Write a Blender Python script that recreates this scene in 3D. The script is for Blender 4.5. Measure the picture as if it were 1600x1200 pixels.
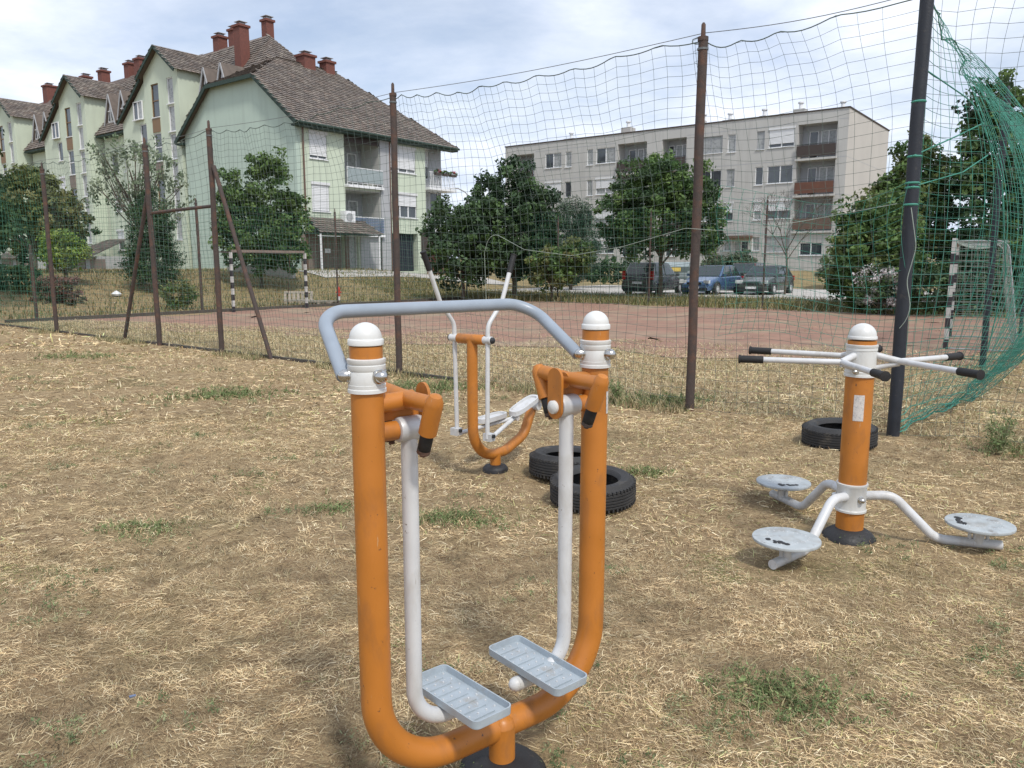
import bpy, math, random
import numpy as np
from mathutils import Vector, Matrix
R = math.radians
random.seed(7); rng = np.random.default_rng(11)
for o in list(bpy.data.objects): bpy.data.objects.remove(o)
S = bpy.context.scene
COL = S.collection

# ------------------------------------------------------------------ camera, sky, sun, exposure
cam_d = bpy.data.cameras.new('camera'); cam = bpy.data.objects.new('camera', cam_d); COL.objects.link(cam)
cam.location = (0, 0, 1.6); cam.rotation_euler = (R(90 - 8.86), 0, 0)
cam_d.sensor_width = 36; cam_d.lens = 36 * 1200 / 1600; cam_d.clip_start = 0.05; cam_d.clip_end = 2000
S.camera = cam
S.render.resolution_x = 1024; S.render.resolution_y = 768
SUN_EL, SUN_AZ = R(53), math.atan2(0.45, -0.89)      # azimuth measured from +Y towards +X: sun right and behind
world = bpy.data.worlds.new('World'); S.world = world; world.use_nodes = True
wn = world.node_tree; wn.nodes.clear()
def wnode(t, **k):
    n = wn.nodes.new(t)
    for a, b in k.items(): setattr(n, a, b)
    return n
out = wnode('ShaderNodeOutputWorld'); bg = wnode('ShaderNodeBackground'); bg.inputs[1].default_value = 0.10
sky = wnode('ShaderNodeTexSky', sky_type='NISHITA', sun_disc=False, sun_elevation=SUN_EL, sun_rotation=SUN_AZ)
sky.air_density = 1.0; sky.dust_density = 1.5; sky.ozone_density = 1.0
tc = wnode('ShaderNodeTexCoord'); sep = wnode('ShaderNodeSeparateXYZ'); wn.links.new(tc.outputs['Generated'], sep.inputs[0])
ad = wnode('ShaderNodeMath', operation='ADD'); ad.inputs[1].default_value = 0.16
mx0 = wnode('ShaderNodeMath', operation='MAXIMUM'); mx0.inputs[1].default_value = 0.0
wn.links.new(sep.outputs['Z'], mx0.inputs[0]); wn.links.new(mx0.outputs[0], ad.inputs[0])
dx = wnode('ShaderNodeMath', operation='DIVIDE'); dy = wnode('ShaderNodeMath', operation='DIVIDE')
wn.links.new(sep.outputs['X'], dx.inputs[0]); wn.links.new(ad.outputs[0], dx.inputs[1])
wn.links.new(sep.outputs['Y'], dy.inputs[0]); wn.links.new(ad.outputs[0], dy.inputs[1])
cmb = wnode('ShaderNodeCombineXYZ'); wn.links.new(dx.outputs[0], cmb.inputs[0]); wn.links.new(dy.outputs[0], cmb.inputs[1])
cl = wnode('ShaderNodeTexNoise'); cl.inputs['Scale'].default_value = 0.9; cl.inputs['Detail'].default_value = 9; cl.inputs['Roughness'].default_value = 0.55; cl.inputs['Distortion'].default_value = 0.35
mp = wnode('ShaderNodeMapping'); mp.inputs['Location'].default_value = (3.1, 1.7, 0); mp.inputs['Scale'].default_value = (1.0, 1.0, 1)
wn.links.new(cmb.outputs[0], mp.inputs[0]); wn.links.new(mp.outputs[0], cl.inputs['Vector'])
rmp = wnode('ShaderNodeValToRGB'); rmp.color_ramp.elements[0].position = 0.30; rmp.color_ramp.elements[1].position = 0.60
rmp.color_ramp.elements[0].color = (0.42,)*3 + (1,); rmp.color_ramp.elements[1].color = (1, 1, 1, 1)
wn.links.new(cl.outputs[0], rmp.inputs[0])
cl2 = wnode('ShaderNodeTexNoise'); cl2.inputs['Scale'].default_value = 1.7; cl2.inputs['Detail'].default_value = 8; cl2.inputs['Roughness'].default_value = 0.6
wn.links.new(mp.outputs[0], cl2.inputs['Vector'])
rm2 = wnode('ShaderNodeValToRGB'); e = rm2.color_ramp.elements
e[0].position = 0.30; e[0].color = (4.9, 5.7, 7.3, 1); e[1].position = 0.64; e[1].color = (8.0, 8.4, 9.2, 1)
wn.links.new(cl2.outputs[0], rm2.inputs[0])
mixc = wnode('ShaderNodeMix', data_type='RGBA')
wn.links.new(rmp.outputs[0], mixc.inputs[0]); wn.links.new(sky.outputs[0], mixc.inputs[6]); wn.links.new(rm2.outputs[0], mixc.inputs[7])
wn.links.new(mixc.outputs[2], bg.inputs[0]); wn.links.new(bg.outputs[0], out.inputs[0])
sd = bpy.data.lights.new('sun', 'SUN'); sun = bpy.data.objects.new('sun', sd); COL.objects.link(sun)
sd.energy = 2.1; sd.angle = R(7); sd.color = (1.0, 0.95, 0.87)
sdir = Vector((math.sin(SUN_AZ) * math.cos(SUN_EL), math.cos(SUN_AZ) * math.cos(SUN_EL), math.sin(SUN_EL)))
sun.rotation_euler = sdir.to_track_quat('Z', 'Y').to_euler()
S.view_settings.view_transform = 'Standard'; S.view_settings.look = 'None'; S.view_settings.gamma = 1
S.view_settings.use_curve_mapping = False; S.view_settings.exposure = 0.48

# ------------------------------------------------------------------ helpers
def tag(o, label=None, cat=None, group=None, kind=None):
    if label: o['label'] = label
    if cat: o['category'] = cat
    if group: o['group'] = group
    if kind: o['kind'] = kind
    return o
def empty(name, loc=(0, 0, 0), rz=0, label=None, cat=None, group=None):
    o = bpy.data.objects.new(name, None); COL.objects.link(o); o.location = loc; o.rotation_euler = (0, 0, rz)
    o.empty_display_size = 0.2
    return tag(o, label, cat, group)
def link_mesh(name, me, parent=None, loc=None, rot=None):
    o = bpy.data.objects.new(name, me); COL.objects.link(o)
    if parent is not None: o.parent = parent
    if loc is not None: o.location = loc
    if rot is not None: o.rotation_euler = rot
    return o
def copy_tree(o, parent=None):
    c = o.copy(); COL.objects.link(c)
    if parent is not None: c.parent = parent
    for ch in list(o.children): copy_tree(ch, c)
    return c
def fillet(pts, rad, n=8):
    pts = [Vector(p) for p in pts]; out = [pts[0]]
    for i in range(1, len(pts) - 1):
        a, b, c = pts[i-1], pts[i], pts[i+1]
        r = rad[i-1] if isinstance(rad, (list, tuple)) else rad
        d1 = (a - b).normalized(); d2 = (c - b).normalized(); ang = d1.angle(d2)
        if r <= 0 or ang > 3.1: out.append(b); continue
        tl = min(r / math.tan(ang / 2), (a-b).length * .95, (c-b).length * .95)
        rr = tl * math.tan(ang / 2)
        cen = b + (d1 + d2).normalized() * (rr / math.sin(ang / 2))
        p1 = b + d1 * tl; p2 = b + d2 * tl; v1 = p1 - cen; v2 = p2 - cen; tot = v1.angle(v2); ax = v1.cross(v2).normalized()
        for k in range(n + 1): out.append(cen + Matrix.Rotation(tot * k / n, 3, ax) @ v1)
    out.append(pts[-1]); return out
class MB:
    def __init__(s): s.v = []; s.f = []
    def add(s, vs, fs):
        b = len(s.v); s.v += [tuple(v) for v in vs]; s.f += [tuple(b + i for i in f) for f in fs]; return s
    def box(s, c, sz, rot=None):
        hx, hy, hz = sz[0]/2, sz[1]/2, sz[2]/2
        vs = [Vector((x, y, z)) for x in (-hx, hx) for y in (-hy, hy) for z in (-hz, hz)]
        if rot is not None: vs = [rot @ v for v in vs]
        vs = [v + Vector(c) for v in vs]
        return s.add(vs, [(0,1,3,2),(4,6,7,5),(0,4,5,1),(2,3,7,6),(0,2,6,4),(1,5,7,3)])
    def bb(s, x0, x1, y0, y1, z0, z1): return s.box(((x0+x1)/2, (y0+y1)/2, (z0+z1)/2), (x1-x0, y1-y0, z1-z0))
    def tube(s, pts, r, n=12, caps=True, r1=None):
        pts = [Vector(p) for p in pts]; N = len(pts); rings = []; up = None
        for i, p in enumerate(pts):
            if i == 0: t = pts[1] - pts[0]
            elif i == N-1: t = pts[-1] - pts[-2]
            else: t = (pts[i+1]-pts[i]).normalized() + (pts[i]-pts[i-1]).normalized()
            t.normalize()
            if up is None: up = Vector((0, 0, 1)) if abs(t.z) < .9 else Vector((1, 0, 0))
            x = t.cross(up); 
            if x.length < 1e-4: x = t.cross(Vector((0, 1, 0)))
            x.normalize(); y = x.cross(t).normalized(); up = y
            rr = r if r1 is None else r + (r1 - r) * i / (N - 1)
            rings.append([p + x * (rr * math.cos(2*math.pi*k/n)) + y * (rr * math.sin(2*math.pi*k/n)) for k in range(n)])
        vs = [v for g in rings for v in g]; fs = []
        for i in range(N-1):
            for k in range(n): fs.append((i*n+k, i*n+(k+1)%n, (i+1)*n+(k+1)%n, (i+1)*n+k))
        if caps: fs += [tuple(range(n))[::-1], tuple((N-1)*n + k for k in range(n))]
        return s.add(vs, fs)
    def lathe(s, prof, pos=(0, 0, 0), axis=(0, 0, 1), n=24):
        q = Vector((0, 0, 1)).rotation_difference(Vector(axis)).to_matrix(); vs = []; fs = []; N = len(prof)
        for (r, z) in prof:
            for k in range(n):
                a = 2*math.pi*k/n; vs.append(q @ Vector((r*math.cos(a), r*math.sin(a), z)) + Vector(pos))
        for i in range(N-1):
            for k in range(n): fs.append((i*n+k, i*n+(k+1)%n, (i+1)*n+(k+1)%n, (i+1)*n+k))
        if prof[0][0] > 1e-5: fs.append(tuple(range(n))[::-1])
        if prof[-1][0] > 1e-5: fs.append(tuple((N-1)*n+k for k in range(n)))
        return s.add(vs, fs)
    def poly(s, pts): return s.add(pts, [tuple(range(len(pts)))])
    def prism(s, pts, d):
        """pts: planar outline; d: extrusion vector"""
        n = len(pts); a = [Vector(p) for p in pts]; b = [p + Vector(d) for p in a]
        return s.add(a + b, [tuple(range(n))[::-1], tuple(range(n, 2*n))] + [(i, (i+1)%n, n+(i+1)%n, n+i) for i in range(n)])
    def build(s, name, m, parent=None, smooth=None, loc=None, rot=None):
        me = bpy.data.meshes.new(name); me.from_pydata(s.v, [], s.f); me.materials.append(m)
        if smooth:
            me.polygons.foreach_set('use_smooth', [True] * len(me.polygons)); me.set_sharp_from_angle(angle=R(smooth))
        me.update(); return link_mesh(name, me, parent, loc, rot)
def np_mesh(name, V, F, m, parent=None, col=None, smooth=False):
    """V (n,3), F (m,k) all same size; col (n,3) point colours"""
    me = bpy.data.meshes.new(name); k = F.shape[1]
    me.vertices.add(len(V)); me.vertices.foreach_set('co', V.astype(np.float32).ravel())
    me.loops.add(F.size); me.loops.foreach_set('vertex_index', F.astype(np.int32).ravel())
    me.polygons.add(len(F)); me.polygons.foreach_set('loop_start', np.arange(0, F.size, k, dtype=np.int32))
    try: me.polygons.foreach_set('loop_total', np.full(len(F), k, dtype=np.int32))
    except Exception: pass
    if smooth: me.polygons.foreach_set('use_smooth', np.ones(len(F), dtype=bool))
    me.update(calc_edges=True)
    if col is not None:
        a = me.color_attributes.new('tint', 'FLOAT_COLOR', 'POINT'); c4 = np.ones((len(V), 4), np.float32); c4[:, :3] = col
        a.data.foreach_set('color', c4.ravel())
    me.materials.append(m); return link_mesh(name, me, parent)

# ------------------------------------------------------------------ materials
MATS = {}
def mat(name, c, rough=.6, metal=0, var=.12, vs=6., bump=0, bs=60., c2=None, c2s=3., c2lo=.45, c2hi=.6, spec=.5, coat=0, attr=False, trans=0, rv=.1, scr=None, grime=None, streak=None):
    m = bpy.data.materials.new(name); m.use_nodes = True; MATS[name] = m; nt = m.node_tree; L = nt.links
    b = nt.nodes['Principled BSDF']; b.inputs['Roughness'].default_value = rough; b.inputs['Metallic'].default_value = metal
    b.inputs['Specular IOR Level'].default_value = spec; b.inputs['Coat Weight'].default_value = coat
    tcn = nt.nodes.new('ShaderNodeTexCoord')
    n1 = nt.nodes.new('ShaderNodeTexNoise'); n1.inputs['Scale'].default_value = vs; n1.inputs['Detail'].default_value = 6; L.new(tcn.outputs['Object'], n1.inputs['Vector'])
    mr = nt.nodes.new('ShaderNodeMapRange'); mr.inputs['From Min'].default_value = .25; mr.inputs['From Max'].default_value = .75
    mr.inputs['To Min'].default_value = 1 - var; mr.inputs['To Max'].default_value = 1 + var; L.new(n1.outputs[0], mr.inputs[0])
    if attr:
        src = nt.nodes.new('ShaderNodeAttribute'); src.attribute_name = 'tint'; csock = src.outputs['Color']
    else:
        src = nt.nodes.new('ShaderNodeRGB'); src.outputs[0].default_value = (*c, 1); csock = src.outputs[0]
    if c2 is not None:
        n2 = nt.nodes.new('ShaderNodeTexNoise'); n2.inputs['Scale'].default_value = c2s; n2.inputs['Detail'].default_value = 9; n2.inputs['Roughness'].default_value = .65; L.new(tcn.outputs['Object'], n2.inputs['Vector'])
        r2 = nt.nodes.new('ShaderNodeMapRange'); r2.inputs['From Min'].default_value = c2lo; r2.inputs['From Max'].default_value = c2hi; L.new(n2.outputs[0], r2.inputs[0])
        mm = nt.nodes.new('ShaderNodeMix'); mm.data_type = 'RGBA'; L.new(r2.outputs[0], mm.inputs[0]); L.new(csock, mm.inputs[6]); mm.inputs[7].default_value = (*c2, 1); csock = mm.outputs[2]
    def extra(scale3, lo, hi, colr, dist=0., sc=1.):   # stains, scratches
        mpn = nt.nodes.new('ShaderNodeMapping'); mpn.inputs['Scale'].default_value = scale3; mpn.inputs['Rotation'].default_value = (.25, .35, .2); L.new(tcn.outputs['Object'], mpn.inputs[0])
        nn_ = nt.nodes.new('ShaderNodeTexNoise'); nn_.inputs['Scale'].default_value = sc; nn_.inputs['Detail'].default_value = 7; nn_.inputs['Roughness'].default_value = .6; nn_.inputs['Distortion'].default_value = dist; L.new(mpn.outputs[0], nn_.inputs['Vector'])
        r_ = nt.nodes.new('ShaderNodeMapRange'); r_.inputs['From Min'].default_value = lo; r_.inputs['From Max'].default_value = hi; r_.inputs['To Max'].default_value = .8; L.new(nn_.outputs[0], r_.inputs[0])
        m2 = nt.nodes.new('ShaderNodeMix'); m2.data_type = 'RGBA'; L.new(r_.outputs[0], m2.inputs[0]); L.new(csock, m2.inputs[6]); m2.inputs[7].default_value = (*colr, 1); return m2.outputs[2]
    if scr is not None: csock = extra((70, 70, 9), .67, .71, scr)
    if streak is not None: csock = extra((2.2, 2.2, .22), .50, .82, streak, .3)
    if grime is not None: csock = extra((11, 11, 4.5), .50, .78, grime, .6)
    vm = nt.nodes.new('ShaderNodeVectorMath'); vm.operation = 'SCALE'; L.new(csock, vm.inputs[0]); L.new(mr.outputs[0], vm.inputs['Scale'])
    L.new(vm.outputs[0], b.inputs['Base Color'])
    if rv:
        rr = nt.nodes.new('ShaderNodeMapRange'); rr.inputs['From Min'].default_value = .3; rr.inputs['From Max'].default_value = .7
        rr.inputs['To Min'].default_value = max(0, rough - rv); rr.inputs['To Max'].default_value = min(1, rough + rv); L.new(n1.outputs[0], rr.inputs[0]); L.new(rr.outputs[0], b.inputs['Roughness'])
    if bump:
        n3 = nt.nodes.new('ShaderNodeTexNoise'); n3.inputs['Scale'].default_value = bs; n3.inputs['Detail'].default_value = 5; L.new(tcn.outputs['Object'], n3.inputs['Vector'])
        bp = nt.nodes.new('ShaderNodeBump'); bp.inputs['Strength'].default_value = bump; bp.inputs['Distance'].default_value = .02; L.new(n3.outputs[0], bp.inputs['Height']); L.new(bp.outputs[0], b.inputs['Normal'])
    if trans:
        tr = nt.nodes.new('ShaderNodeBsdfTranslucent'); L.new(vm.outputs[0], tr.inputs[0]); ms = nt.nodes.new('ShaderNodeMixShader'); ms.inputs[0].default_value = trans
        L.new(b.outputs[0], ms.inputs[1]); L.new(tr.outputs[0], ms.inputs[2]); L.new(ms.outputs[0], nt.nodes['Material Output'].inputs[0])
    return m
M_orange = mat('orange_paint', (.45, .163, .024), .45, var=.10, vs=7, c2=(.10, .05, .03), c2s=38, c2lo=.655, c2hi=.69, scr=(.44, .27, .14), grime=(.24, .105, .04), bump=.02, bs=200)
M_white = mat('white_paint', (.55, .56, .57), .42, var=.07, vs=12, c2=(.16, .12, .09), c2s=42, c2lo=.66, c2hi=.70, scr=(.33, .31, .29), grime=(.40, .38, .345))
M_cap = mat('white_plastic', (.61, .62, .61), .40, var=.05, scr=(.42, .40, .37), grime=(.47, .455, .42))
M_greybar = mat('blue_grey_paint', (.265, .31, .365), .38, var=.09, vs=14, c2=(.62, .64, .64), c2s=30, c2lo=.68, c2hi=.74)
M_hub = mat('worn_grey_hub', (.55, .56, .57), .4, metal=.2, var=.15, vs=25)
M_tray = mat('light_grey_tray', (.33, .38, .42), .45, var=.12, vs=20, c2=(.24, .20, .15), c2s=12, c2lo=.55, c2hi=.75, grime=(.29, .29, .28), scr=(.52, .54, .55))
M_disc = mat('worn_disc', (.38, .415, .43), .5, var=.16, vs=18, c2=(.22, .21, .20), c2s=16, c2lo=.56, c2hi=.68, grime=(.27, .25, .22), scr=(.50, .52, .52))
M_grip = mat('black_grip', (.012, .012, .013), .7, var=.2, vs=20, bump=.15, bs=150)
M_rubber = mat('black_rubber', (.018, .018, .02), .6, var=.25, vs=14, bump=.15, bs=80, c2=(.10, .085, .07), c2s=10, c2lo=.6, c2hi=.8)
M_tyre = mat('tyre_rubber', (.028, .028, .029), .75, var=.3, vs=10, bump=.2, bs=90, c2=(.11, .095, .075), c2s=7, c2lo=.55, c2hi=.8)
M_chrome = mat('dull_chrome', (.55, .54, .52), .25, metal=1, var=.2, vs=40)
M_black = mat('black_metal', (.02, .022, .026), .5, var=.2)
M_rust = mat('rusty_post', (.060, .045, .040), .8, var=.3, vs=20, c2=(.13, .062, .038), c2s=4, c2lo=.48, c2hi=.68, bump=.3, bs=90)
M_darkpost = mat('dark_blue_post', (.016, .020, .029), .55, var=.25, vs=10, c2=(.06, .055, .052), c2s=12, c2lo=.6, c2hi=.75, bump=.15, bs=70)
M_netgrey = mat('grey_net_cord', (.10, .135, .12), .8, var=.2)
M_netgreen = mat('green_net_cord', (.045, .16, .105), .8, var=.2)
M_netteal = mat('teal_net_cord', (.055, .25, .19), .75, var=.2)
M_ropewhite = mat('pale_rope', (.30, .35, .31), .8, var=.15)
M_wire = mat('galvanised_wire', (.16, .17, .17), .5, metal=.5)
M_straw = mat('straw', (1, 1, 1), .85, var=.10, vs=3, attr=True, trans=.15, rv=0, spec=.2)
M_leaf = mat('leaf', (1, 1, 1), .55, var=.18, vs=.8, attr=True, trans=.28, rv=0, spec=.25)
M_bark = mat('bark', (.10, .08, .06), .9, var=.3, vs=12, bump=.5, bs=30)
M_clay = mat('clay', (.26, .148, .104), .95, var=.24, vs=1.6, c2=(.27, .21, .14), c2s=.5, c2lo=.46, c2hi=.66, bump=.25, bs=15)
M_soil = mat('dry_soil', (.215, .16, .105), .95, var=.3, vs=2.2, c2=(.12, .085, .055), c2s=1.3, c2lo=.5, c2hi=.7, bump=.8, bs=18)
M_concrete = mat('pale_concrete', (.43, .41, .38), .9, var=.12, vs=.7, bump=.2, bs=30)
M_asph = mat('asphalt', (.10, .10, .10), .9, var=.15, vs=1)
M_mint = mat('mint_render', (.44, .535, .465), .9, var=.05, vs=.5, c2=(.39, .47, .415), c2s=.35, c2lo=.5, c2hi=.8, streak=(.34, .41, .36))
M_lime = mat('pale_lime_render', (.53, .595, .48), .9, var=.05, vs=.6, c2=(.47, .53, .43), c2s=.4, c2lo=.5, c2hi=.8, streak=(.42, .46, .38))
M_greyren = mat('grey_render', (.37, .38, .395), .9, var=.06, vs=.8)
M_panel = mat('grey_panel', (.47, .465, .445), .9, var=.05, vs=.5, c2=(.42, .415, .40), c2s=.3, c2lo=.5, c2hi=.8, streak=(.35, .34, .32))
M_endpanel = mat('beige_panel', (.46, .44, .41), .9, var=.06, vs=.5)
M_tile = mat('old_roof_tile', (1, 1, 1), .9, var=.2, vs=1.4, attr=True, rv=0)
M_tile2 = mat('dormer_tile', (.14, .115, .098), .9, var=.25, vs=3)
M_under = mat('roof_underlay', (.13, .10, .085), .95)
M_eave = mat('dark_green_timber', (.022, .045, .034), .7)
M_gutter = mat('brown_metal', (.13, .075, .055), .5)
M_brick = mat('red_brick', (.15, .058, .045), .9, var=.2, vs=6, bump=.3, bs=12)
M_winwhite = mat('white_window', (.74, .75, .76), .5, var=.03)
M_winbrown = mat('brown_window', (.20, .12, .06), .6, var=.1)
M_glass = mat('window_glass', (.045, .055, .065), .08, var=.4, vs=1.5, spec=.9, rv=.04)
M_curtain = mat('curtained_glass', (.30, .31, .31), .3, var=.25, vs=5, spec=.7)
M_shutter = mat('white_shutter', (.66, .67, .68), .5, var=.03)
M_brownboard = mat('brown_board', (.055, .042, .038), .8, var=.15, vs=4)
M_garage = mat('grey_brown_board', (.20, .16, .135), .8, var=.15, vs=3)
M_navy = mat('navy_gate_paint', (.015, .018, .03), .7)
M_bluepan = mat('blue_striped_panel', (.13, .17, .27), .6)
M_glasspan = mat('grey_balcony_panel', (.28, .33, .34), .5)
M_redwhite = mat('red_paint', (.45, .05, .03), .6)
M_wood = mat('weathered_wood', (.30, .26, .21), .9, var=.2, vs=8, bump=.3, bs=40)
M_hedge = M_leaf
M_carblue = mat('blue_car_paint', (.075, .14, .27), .25, metal=.4, var=.03, coat=.6)
M_cargrey = mat('grey_car_paint', (.10, .10, .105), .3, metal=.4, var=.03, coat=.5)
M_cardark = mat('dark_green_car_paint', (.045, .055, .05), .3, metal=.3, var=.03, coat=.5)
M_carred = mat('dark_red_car_paint', (.10, .03, .03), .3, metal=.3, var=.03, coat=.5)
M_carglass = mat('car_glass', (.035, .045, .05), .06, var=.1, spec=.6, rv=.02)
M_lamp = mat('lamp_glass', (.6, .62, .62), .15, var=.05, rv=.05)
M_tail = mat('tail_lamp', (.42, .02, .02), .2, var=.05, rv=.05)
M_yellow = mat('yellow_sign', (.70, .52, .12), .6)
M_kerb = mat('dark_kerb', (.075, .065, .055), .9, var=.3)
M_goalblack = mat('goal_black', (.03, .025, .03), .6); M_goalwhite = mat('goal_white', (.48, .47, .45), .6, var=.15)
M_sticker = mat('faded_sticker', (.60, .57, .54), .6, var=.10, vs=60, c2=(.42, .42, .43), c2s=90, c2lo=.5, c2hi=.6)

# ------------------------------------------------------------------ site frame
CX, CY = 3.6, 7.1                         # corner post of the ball court
TH = -math.atan2(.609, .793)              # direction of the long side of the court
U = Vector((math.cos(TH), math.sin(TH), 0)); W = Vector((-math.sin(TH), math.cos(TH), 0))
def sm(x, a, b):
    t = min(1., max(0., (x - a) / (b - a))); return t * t * (3 - 2 * t)
def ab(x, y): return ((x-CX)*U.x + (y-CY)*U.y, (x-CX)*W.x + (y-CY)*W.y)
def xy(a, b): return (CX + a*U.x + b*W.x, CY + a*U.y + b*W.y)
def H(x, y):
    a, b = ab(x, y)
    h = .10 * sm(b, 20.5, 26) + 1.0 * sm(b, 41, 51)
    h2 = 1.25 * sm(-a, 25.0, 33.5) * (1 - sm(b, 22, 34) * (1 - sm(-a, 26, 40)))
    n = .02 * math.sin(x*1.1 + 2*math.sin(y*.7)) * math.sin(y*.9 + 1.3)
    far = 2.2 * sm(math.hypot(x, y), 90, 260)
    return max(h, h2) + n * .6 * (0 if (-23 < a < .5 and -.5 < b < 20.5) else 1) + far
def G(x, y, dz=0): return Vector((x, y, H(x, y) + dz))

# ground sheet
def axis(lo, hi, cuts):
    out = [lo]
    while out[-1] < hi:
        x = out[-1]; st = 25.
        for (c0, c1, s) in cuts:
            if c0 <= x < c1: st = s; break
        out.append(x + st)
    return out
gx = axis(-420, 420, [(-9, -4.6, .16), (-4.6, 4.8, .075), (4.8, 9, .16), (-30, -9, .7), (9, 30, .7), (-70, -30, 1.6), (30, 70, 1.6)])
gy = axis(-60, 640, [(-2, .5, .16), (.5, 7.5, .075), (7.5, 14, .16), (14, 70, .8), (-60, -2, 6), (70, 120, 4)])
def vnoise(X, Y, sc, seed):
    r = np.random.default_rng(seed); T = r.random((64, 64)); x = X/sc; y = Y/sc
    xi = np.floor(x).astype(int); yi = np.floor(y).astype(int); fx = x-xi; fy = y-yi; fx = fx*fx*(3-2*fx); fy = fy*fy*(3-2*fy)
    g = lambda i, j: T[i % 64, j % 64]
    return (g(xi, yi)*(1-fx)+g(xi+1, yi)*fx)*(1-fy)+(g(xi, yi+1)*(1-fx)+g(xi+1, yi+1)*fx)*fy
V = np.array([(x, y, H(x, y)) for y in gy for x in gx])
cb = (V[:, 0]-CX)*W.x+(V[:, 1]-CY)*W.y; ca = (V[:, 0]-CX)*U.x+(V[:, 1]-CY)*U.y
V[:, 2] -= .06*np.exp(-((V[:, 0]+.04)**2+(V[:, 1]-2.3)**2)/.16)
near = np.where(ca < .5, np.clip(1-cb/1.5, 0, 1), 1) * np.clip((14 - V[:, 1]) / 4, 0, 1) * np.clip((9.5 - abs(V[:, 0])) / 2, 0, 1)
V[:, 2] += near * (vnoise(V[:, 0], V[:, 1], .45, 3) * .035 + vnoise(V[:, 0], V[:, 1], .2, 4) * .024 + vnoise(V[:, 0], V[:, 1], .1, 5) * .016 - .036)
nx, ny = len(gx), len(gy)
I = np.arange((nx)*(ny)).reshape(ny, nx)
F = np.stack([I[:-1, :-1].ravel(), I[:-1, 1:].ravel(), I[1:, 1:].ravel(), I[1:, :-1].ravel()], 1)
def ground_mat():
    m = bpy.data.materials.new('dry_grass_ground'); m.use_nodes = True; nt = m.node_tree; L = nt.links; b = nt.nodes['Principled BSDF']
    b.inputs['Roughness'].default_value = .95; b.inputs['Specular IOR Level'].default_value = .15
    t = nt.nodes.new('ShaderNodeTexCoord')
    def noise(sc, det=8, rough=.6, dist=0, stretch=None):
        n = nt.nodes.new('ShaderNodeTexNoise'); n.inputs['Scale'].default_value = sc; n.inputs['Detail'].default_value = det; n.inputs['Roughness'].default_value = rough; n.inputs['Distortion'].default_value = dist
        if stretch:
            mpn = nt.nodes.new('ShaderNodeMapping'); mpn.inputs['Scale'].default_value = stretch; L.new(t.outputs['Object'], mpn.inputs[0]); L.new(mpn.outputs[0], n.inputs['Vector'])
        else: L.new(t.outputs['Object'], n.inputs['Vector'])
        return n.outputs[0]
    def ramp(s, stops):
        r = nt.nodes.new('ShaderNodeValToRGB'); el = r.color_ramp.elements
        el[0].position, el[0].color = stops[0][0], (*stops[0][1], 1); el[1].position, el[1].color = stops[-1][0], (*stops[-1][1], 1)
        for p, c in stops[1:-1]: k = el.new(p); k.color = (*c, 1)
        L.new(s, r.inputs[0]); return r.outputs[0]
    def mix(f, a, c):
        x = nt.nodes.new('ShaderNodeMix'); x.data_type = 'RGBA'; L.new(f, x.inputs[0]); L.new(a, x.inputs[6]); L.new(c, x.inputs[7]); return x.outputs[2]
    base = ramp(noise(75, 10, .8), [(.36, (.085, .056, .034)), (.48, (.27, .19, .11)), (.58, (.48, .365, .21)), (.72, (.62, .50, .30))])
    mid_ = ramp(noise(9, 8, .75), [(.38, (.10, .066, .040)), (.50, (.34, .25, .145)), (.64, (.56, .44, .26))])
    big = ramp(noise(.55, 6, .6), [(.35, (.22, .145, .085)), (.55, (.39, .29, .165)), (.7, (.46, .37, .21))])
    green = ramp(noise(18, 8, .7), [(.3, (.055, .065, .022)), (.7, (.22, .21, .09))])
    gm = nt.nodes.new('ShaderNodeMapRange'); gm.inputs['From Min'].default_value = .52; gm.inputs['From Max'].default_value = .68; L.new(noise(.8, 9, .65), gm.inputs[0])
    h = nt.nodes.new('ShaderNodeMix'); h.data_type = 'RGBA'; h.inputs[0].default_value = .25; hh = nt.nodes.new('ShaderNodeMix'); hh.data_type = 'RGBA'; hh.inputs[0].default_value = .45; L.new(base, hh.inputs[6]); L.new(mid_, hh.inputs[7]); L.new(hh.outputs[2], h.inputs[6]); L.new(big, h.inputs[7])
    gs = nt.nodes.new('ShaderNodeMath'); gs.operation = 'MULTIPLY'; gs.inputs[1].default_value = .4; L.new(gm.outputs[0], gs.inputs[0])
    # greener grass on the verge and the bank beyond the court
    sp = nt.nodes.new('ShaderNodeSeparateXYZ'); L.new(t.outputs['Object'], sp.inputs[0])
    vg = nt.nodes.new('ShaderNodeMapRange'); vg.inputs['From Min'].default_value = 22; vg.inputs['From Max'].default_value = 34; vg.inputs['To Max'].default_value = .40; L.new(sp.outputs[1], vg.inputs[0])
    mxm = nt.nodes.new('ShaderNodeMath'); mxm.operation = 'MAXIMUM'; L.new(gs.outputs[0], mxm.inputs[0]); L.new(vg.outputs[0], mxm.inputs[1])
    c = mix(mxm.outputs[0], h.outputs[2], green); L.new(c, b.inputs['Base Color'])
    bp = nt.nodes.new('ShaderNodeBump'); bp.inputs['Strength'].default_value = .9; bp.inputs['Distance'].default_value = .03; L.new(noise(40, 8, .7), bp.inputs['Height']); L.new(bp.outputs[0], b.inputs['Normal'])
    return m
M_ground = ground_mat()
g = np_mesh('grass_ground', V, F, M_ground, smooth=True); tag(g, kind='structure')
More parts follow.
